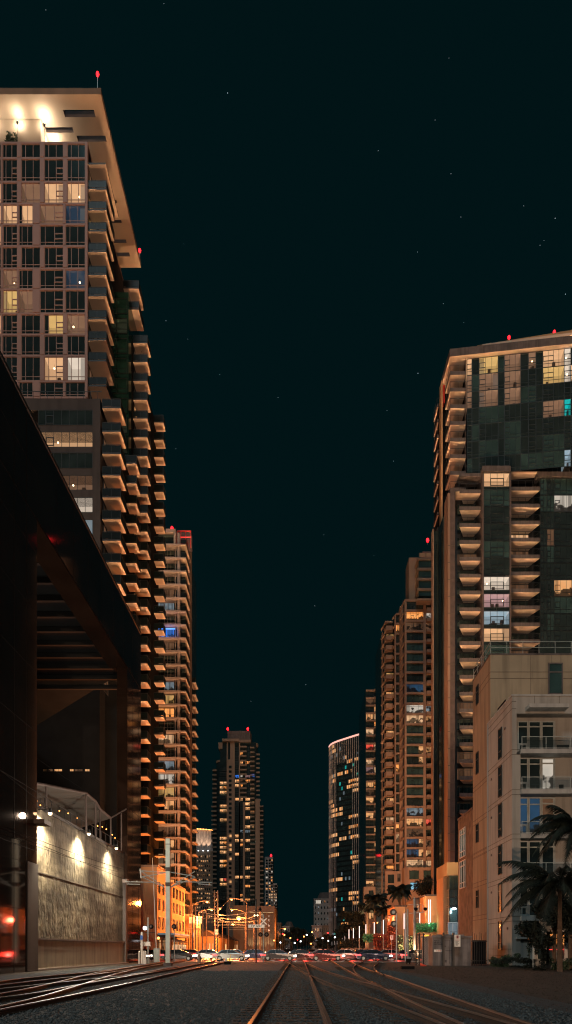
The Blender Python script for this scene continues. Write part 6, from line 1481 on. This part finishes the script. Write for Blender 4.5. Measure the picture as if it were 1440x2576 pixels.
for x, y, fl, p_ in cars:
    if p_ not in cc: cc[p_] = car_parts(p_)
    bd, wd, ty, rm, hl, tl = cc[p_]; k = cnt.get(y, 0); cnt[y] = k + 1; cn = p_.split('_')[1]
    t = thing('car', '%s car, %s from the left in the %s lane of the cross street' % (cn, ordn[k], lane[y]), 'car', (x, y, 0), 'cars on the cross street')
    if fl: t.rotation_euler = (0, 0, math.pi)
    part('body', bd, t, local=True); part('window', wd, t, local=True)
    for wx in (-1.4, 1.42):
        for wy in (-.78, .78): o = part('wheel', ty, t, (wx, wy, .32), local=True); part('rim', rm, o, local=True)
    for wy in (-.75, .75): part('headlight', hl, t, (0, wy, 0), local=True); part('taillight', tl, t, (0, wy, 0), local=True)
    if x < -14: continue
    l = light('POINT', (0, 0, 0), 190, (1, .05, .03), .25, lin=False); l.parent = t; l.location = (-2.75, 0, .75)
    l = light('SPOT', (0, 0, 0), 260, (1, .74, .55), .15, lin=False); l.parent = t; l.location = (2.4, 0, .65); l.rotation_euler = Vector((1, 0, -.22)).to_track_quat('-Z', 'Y').to_euler(); l.data.spot_size = R(70)

# small lights and parked cars down the far street
far_l = [(706, 2371, 150, 'lamp_white'), (716, 2352, 210, 'lamp_orange'), (742, 2372, 260, 'lamp_white'), (757, 2368, 320, 'lamp_white'), (765, 2356, 300, 'lamp_orange'), (772, 2352, 260, 'lamp_white'), (783, 2374, 200, 'lamp_orange'), (797, 2366, 260, 'lamp_white'), (812, 2360, 240, 'lamp_white'), (826, 2367, 190, 'lamp_white'), (843, 2358, 180, 'lamp_white'), (857, 2371, 160, 'lamp_orange'), (690, 2366, 170, 'lamp_orange'), (731, 2360, 280, 'lamp_orange')]
nmn = 'one two three four five six seven eight nine ten eleven twelve thirteen fourteen'.split()
for k, (px, py, yy, mm) in enumerate(sorted(far_l)):
    q = P(px, py, yy); t = thing('globe_lamp', '%s globe lamp far down the street, number %s from the left' % ('orange' if mm == 'lamp_orange' else 'white', nmn[k]), 'lamp', (q.x, q.y, 0), 'small globe lamps far down the street')
    b = MB(); b.tube((q.x, q.y, 0), (q.x, q.y, q.z), .05, 'dark_metal', 5); part('post', b, t); b = MB(); b.ball(q, .0011 * yy, mm, 8); part('globe', b, t)
for k, (px, py, yy, mm, lab) in enumerate(((712, 2350, 170, 'tail_red', 'red traffic light on the left far kerb'), (749, 2364, 230, 'tail_red', 'red traffic light nearest the vanishing point'), (825, 2347, 185, 'tail_red', 'red traffic light on the right far kerb'))):
    q = P(px, py, yy); t = thing('traffic_light', lab, 'traffic light', (q.x, q.y, 0)); b = MB(); b.tube((q.x, q.y, 0), (q.x, q.y, q.z + .4), .07, 'dark_metal', 6); part('pole', b, t)
    b = MB(); b.box(q.x - .18, q.x + .18, q.y - .15, q.y + .15, q.z - .8, q.z + .35, 'black'); part('housing', b, t); b = MB(); b.ball((q.x, q.y - .16, q.z), .16, mm, 8); part('lens', b, t)
for k, (x, yy, p_) in enumerate(((-9.5, 128, 'car_grey'), (-9.8, 150, 'car_white'), (-2.8, 165, 'car_black'), (2.6, 140, 'car_silver'), (6.5, 175, 'car_red'), (10.8, 122, 'car_grey'))):
    bd, wd, ty, rm, hl, tl = cc[p_]
    t = thing('car', '%s car seen end on in the far street, number %s from the left' % (p_.split('_')[1], nmn[k]), 'car', (x, yy, 0), 'cars in the far street'); t.rotation_euler = (0, 0, math.pi / 2 if k in (3, 4, 5) else -math.pi / 2)
    part('body', bd, t, local=True); part('window', wd, t, local=True)
    for wx in (-1.4, 1.42):
        for wy in (-.78, .78): o = part('wheel', ty, t, (wx, wy, .32), local=True); part('rim', rm, o, local=True)
    for wy in (-.6, .6): part('headlight', hl, t, (.04, wy, 0), local=True); part('taillight', tl, t, (-.04, wy, 0), local=True)
# ================================================================ PALMS, TREES, SHRUBS
def frond(b, base, az, L, rise, droop, n=22, lw=.55, m='leaf', rr=rnd, seg=.045):
    pts = []
    for i in range(n + 1):
        t_ = i / n; r_ = L * (t_ - .12 * t_ * t_); pts.append(Vector(base) + Vector((math.cos(az) * r_, math.sin(az) * r_, L * (rise * t_ - droop * t_ ** 2.2))))
    for i in range(0, n, 3):
        b.tube(pts[i], pts[min(n, i + 3)], .03 * (1 - i / n) + .008, m, 3)
    k = b.mx(m); side = Vector((-math.sin(az), math.cos(az), 0))
    for i in range(2, n + 1):
        d_ = (pts[i] - pts[i - 1]).normalized(); f = math.sin(math.pi * min(1, .12 + .88 * i / n)) * .8 + .25; l_ = lw * f
        for sg in (-1, 1):
            for j in range(3):
                p = pts[i].lerp(pts[i - 1], j / 3)
                e = p + (side * sg * .75 + d_ * .65 + Vector((0, 0, -.55 - rr.random() * .3))).normalized() * l_ * (1 + .2 * rr.random())
                q = len(b.v); b.v += [tuple(p - d_ * seg * .5), tuple(p + d_ * seg * .5), tuple(e)]; b.f.append((q, q + 1, q + 2)); b.mi.append(k)
def palm(x, y, h, L, nf, label, lean=0., m='leaf_dark', tr=.16, lw=.55, seed=1, seg=.05, name='palm_tree', az0=0.):
    rr = random.Random(seed); t = thing(name, label, 'palm tree', (x, y, 0))
    b = MB(); pts = [Vector((x + lean * (k / 8) ** 1.6, y, h * k / 8)) for k in range(9)]
    for k in range(8): b.tube(pts[k], pts[k + 1], tr * (1.15 - .06 * k), 'bark', 10, tr * (1.06 - .06 * k))
    part('trunk', b, t)
    b = MB()
    for k in range(nf):
        u = k / nf; az = az0 + k * 2.39996 + rr.random() * .3
        frond(b, pts[-1] + Vector((0, 0, .1)), az, L * rr.uniform(.85, 1.1), .95 - 1.0 * u, .55 + .5 * u * rr.random(), n=20, lw=lw, m=m, rr=rr, seg=seg)
    b.ball(tuple(pts[-1]), tr * 1.4, 'bark', 8); part('crown', b, t)
palm(X(1409, 46), 46, Z(2232, 46), 4.3, 36, 'dark feather palm in front of the beige apartments with one frond reaching left', tr=.17, lw=.95, seed=5, seg=.08, az0=.2)
palm(X(1455, 44), 44, Z(2085, 44), 3.4, 34, 'taller feather palm at the right edge of the photo', tr=.15, lw=.8, seed=9, seg=.08, az0=1.)
palm(X(945, 150), 150, Z(2262, 150), 3.0, 34, 'big round fan palm in front of the far peach tower', tr=.3, lw=1.3, seed=11, seg=.3)
palm(X(925, 156), 156, Z(2280, 156), 2.4, 30, 'left smaller fan palm in front of the far peach tower', tr=.3, lw=1.2, seed=12, seg=.3)
palm(X(1006, 150), 150, Z(2240, 150), 3.0, 34, 'fan palm standing before the stepped peach wing', tr=.3, lw=1.3, seed=13, seg=.3)
palm(X(963, 145), 145, Z(2288, 145), 2.0, 28, 'short palm beside the red lit street lamp', tr=.3, lw=1.0, seed=14, seg=.25)
def tree(x, y, h, rx, rz, label, m='leaf_dark', n=1500, size=.18, seed=1, name='tree', cat='tree', trunk=True):
    rr = random.Random(seed); t = thing(name, label, cat, (x, y, 0)); cl = [(rr.gauss(0, .5) * rx, rr.gauss(0, .5) * rx, rr.uniform(-.8, .8) * rz, rr.uniform(.28, .5)) for _ in range(14)]
    def sh(r):
        c = r.choice(cl); v = Vector((r.gauss(0, 1), r.gauss(0, 1), r.gauss(0, 1))).normalized() * c[3] * r.random() ** .4
        return (x + c[0] + v.x * rx, y + c[1] + v.y * rx, max(.05, h - rz + c[2] + v.z * rz))
    if trunk:
        b = MB(); b.tube((x, y, 0), (x, y, h - rz), .16, 'bark', 8, .1)
        for k in range(5): c = cl[k]; b.tube((x, y, h - rz * 1.6), (x + c[0], y + c[1], h - rz + c[2]), .07, 'bark', 5, .03)
        part('trunk', b, t)
    part('crown' if trunk else 'foliage', leaves(n, sh, size, m, seed + 100), t)
tree(X(1080, 135), 135, Z(2206, 135), 2.4, 2.3, 'dark broad tree in front of the peach podium right of the palms', n=2600, size=.2, seed=3)
tree(X(1072, 128), 128, Z(2262, 128), 2.0, 1.4, 'lower dark tree under the broad one', n=1400, size=.2, seed=4)
tree(X(888, 205), 205, Z(2290, 205), 3.6, 3.6, 'dark round tree at the foot of the curved glass tower', n=2600, size=.3, seed=6)
tree(X(872, 220), 220, Z(2328, 220), 3.4, 2.6, 'lower dark tree left of the curved tower tree', n=1800, size=.3, seed=7)
tree(X(905, 190), 190, Z(2322, 190), 2.6, 2.4, 'dark tree between the hedge and the curved glass tower', n=1600, size=.28, seed=8)
tree(X(748, 330), 330, Z(2334, 330), 5, 4, 'far dark tree filling the gap at the street end', n=1500, size=.5, seed=15)
tree(X(765, 380), 380, Z(2350, 380), 6, 3.5, 'farthest low dark tree at the street end', n=1200, size=.5, seed=16)
tree(X(700, 260), 260, Z(2352, 260), 3.5, 2.4, 'dark street tree left of the far pale houses', n=1200, size=.35, seed=17)
tree(X(830, 300), 300, Z(2352, 300), 4, 2.6, 'dark street tree below the far white block', n=1300, size=.4, seed=18)
tree(X(810, 260), 260, Z(2360, 260), 3, 2.0, 'small dark street tree right of the vanishing point', n=1000, size=.35, seed=19)
tree(X(1395, 52), 52, 5.2, 2.9, 1.7, 'dark leafy tree under the palm in front of the garden wall', n=11000, size=.10, seed=21)
tree(X(1435, 50), 50, 4.9, 1.6, 1.2, 'dark leafy tree at the right photo edge', n=3500, size=.10, seed=22)
tree(X(1265, 58.5), 58.5, 1.25, 1.0, .8, 'round dark shrub at the beige wall corner', m='leaf', n=2200, size=.07, seed=23, name='shrub', cat='shrub', trunk=False)
tree(X(1330, 56), 56, .8, 1.5, .5, 'low dark shrub mass under the lower window', n=2000, size=.07, seed=24, name='shrub', cat='shrub', trunk=False)
tree(X(1428, 50), 50, 1.0, 1.2, .6, 'low grey green shrub at the right photo edge', m='leaf', n=1500, size=.07, seed=25, name='shrub', cat='shrub', trunk=False)
tree(X(1365, 49), 49, 1.5, .5, .9, 'upright dark shrub between the white garden posts', n=900, size=.07, seed=26, name='shrub', cat='shrub', trunk=False)
b = leaves(260, lambda r: (X(1332, 57.5) + r.gauss(0, .10), 57.5 + r.gauss(0, .1), r.random() ** .8 * 3.0), .07, 'leaf', 31); b.tube((X(1334, 57.5), 57.5, 0), (X(1329, 57.5), 57.5, 3.0), .02, 'bark', 4); solo('climbing_plant', b, 'thin leggy climbing plant against the beige wall', 'plant')
# hedge and pergola with green light
def hedge(px0, px1, Yb, z0, z1, m, n, label, size=.16, seed=1):
    xa_, xb_ = X(px0, Yb), X(px1, Yb)
    solo('hedge', leaves(n, lambda r: (r.uniform(xa_, xb_), Yb + r.gauss(0, .4), z0 + (z1 - z0) * r.random() ** .7 + .25 * math.sin(r.uniform(0, 6))), size, m, seed), label, 'hedge')
hedge(1046, 1112, 108, Z(2346, 108), Z(2326, 108), 'leaf_green', 1700, 'bright green lit ivy on top of the pergola', seed=41)
hedge(915, 940, 128, Z(2368, 128), Z(2352, 128), 'leaf_green', 500, 'green lit bush left of the red shrubs', seed=42)
hedge(940, 975, 126, 0.2, Z(2352, 126), 'leaf_red', 900, 'dark red shrubs below the tube lights', seed=43)
hedge(976, 1000, 118, 0.2, Z(2330, 118), 'leaf_red', 900, 'tall red shrub beside the round signal discs', seed=44)
hedge(850, 920, 142, .1, Z(2364, 142), 'leaf_dark', 1400, 'long dark green hedge at the right kerb', seed=45)
hedge(1000, 1046, 112, .1, Z(2356, 112), 'leaf', 900, 'green hedge behind the signal masts', seed=46)
t = thing('pergola', 'tan pergola beam frame under the bright green ivy', 'pergola', (X(1080, 108), 108, 0))
b = MB(); b.box(X(1046, 108), X(1114, 108), 107.6, 108.4, Z(2350, 108), Z(2346, 108), 'orange_wall')
for px in (1050, 1066, 1082, 1098, 1110): b.box(X(px, 108), X(px + 3, 108), 107.8, 108.2, 0, Z(2350, 108), 'tan_dim')
part('frame', b, t)
light('POINT', (X(1080, 107), 106.3, Z(2322, 107)), 70, (.35, 1.0, .55), .3, lin=False)
b = MB(); xx_ = X(1080, 106.3); b.tube((xx_, 106.35, 0), (xx_, 106.35, Z(2322, 107) - .2), .03, 'dark_metal', 5); b.ball((xx_, 106.35, Z(2322, 107) - .1), .08, 'lamp_white', 6); solo('garden_lamp', b, 'thin garden lamp lighting the ivy on the pergola', 'lamp')
# lit garden fence posts (right kerb)
for k in range(16):
    x_ = X(862 + k * 11.5, 138 - k * 1.2); y_ = 138 - k * 1.2
    b = MB(); b.box(x_ - .25, x_ + .25, y_, y_ + .3, .14, 1.7, 'tan_dim'); b.box(x_ + .3, x_ + .65, y_ + .05, y_ + .12, .3, 1.5, 'lit_warm' if k % 3 == 0 else 'lit_dim')
    solo('garden_post', b, 'stone garden post with a lit panel at the right kerb, number %d from the left' % (k + 1), 'post', group='garden posts at the right kerb')
# garden wall with white posts at far right
t = thing('garden_wall', 'low wall with white posts and dark glass panes at the far right', 'wall', (X(1390, 54), 54, 0))
b = MB(); b.box(X(1343, 54), 34, 54, 54.4, 0, .75, 'beige_grey'); part('base_wall', b, t)
for px in (1348.5, 1371, 1396, 1424, 1450, 1478):
    b = MB(); b.box(X(px - 4, 53.9), X(px + 4, 53.9), 53.85, 54.3, .752, Z(2340, 54), 'white_paint'); part('post', b, t)
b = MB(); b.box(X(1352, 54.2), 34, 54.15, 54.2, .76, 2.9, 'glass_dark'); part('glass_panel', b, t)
for k, px in enumerate((1360, 1383, 1409, 1436)):  # orange and red reflections in the glass, painted as glowing panels
    b = MB(); x_ = X(px, 57); b.box(x_ - .25, x_ + .25, 53.98, 54.1, 1.9, 2.7, 'lit_orange'); b.box(x_ - .32, x_ + .32, 53.99, 54.09, 1.45, 1.52, 'led_red'); part('painted_reflection', b, t)

# ================================================================ STARS
rs = random.Random(5)
st = [(413, 9), (116, 25), (573, 234), (1095, 302), (1135, 437), (1318, 518), (1397, 549), (1160, 546), (463, 613), (1369, 605), (1359, 617), (1051, 634), (1423, 740), (418, 807), (473, 853), (1116, 764), (1052, 939), (974, 1033), (443, 1129), (815, 1345), (941, 1397), (792, 1524), (632, 1764), (770, 1722), (952, 379), (1167, 811), (553, 942), (1130, 146), (990, 1160), (700, 1000)]
for k, (px, py) in enumerate(st):
    b = MB(); q = P(px, py, 8000); r_ = 3.6 if (px, py) in ((573, 234), (1052, 939), (1423, 740), (1397, 549)) else rs.uniform(1.6, 2.6)
    b.ball((0, 0, 0), r_, 'star', 6); solo('star', b, 'tiny pale star in the dark night sky', 'star', q, group='stars in the sky')
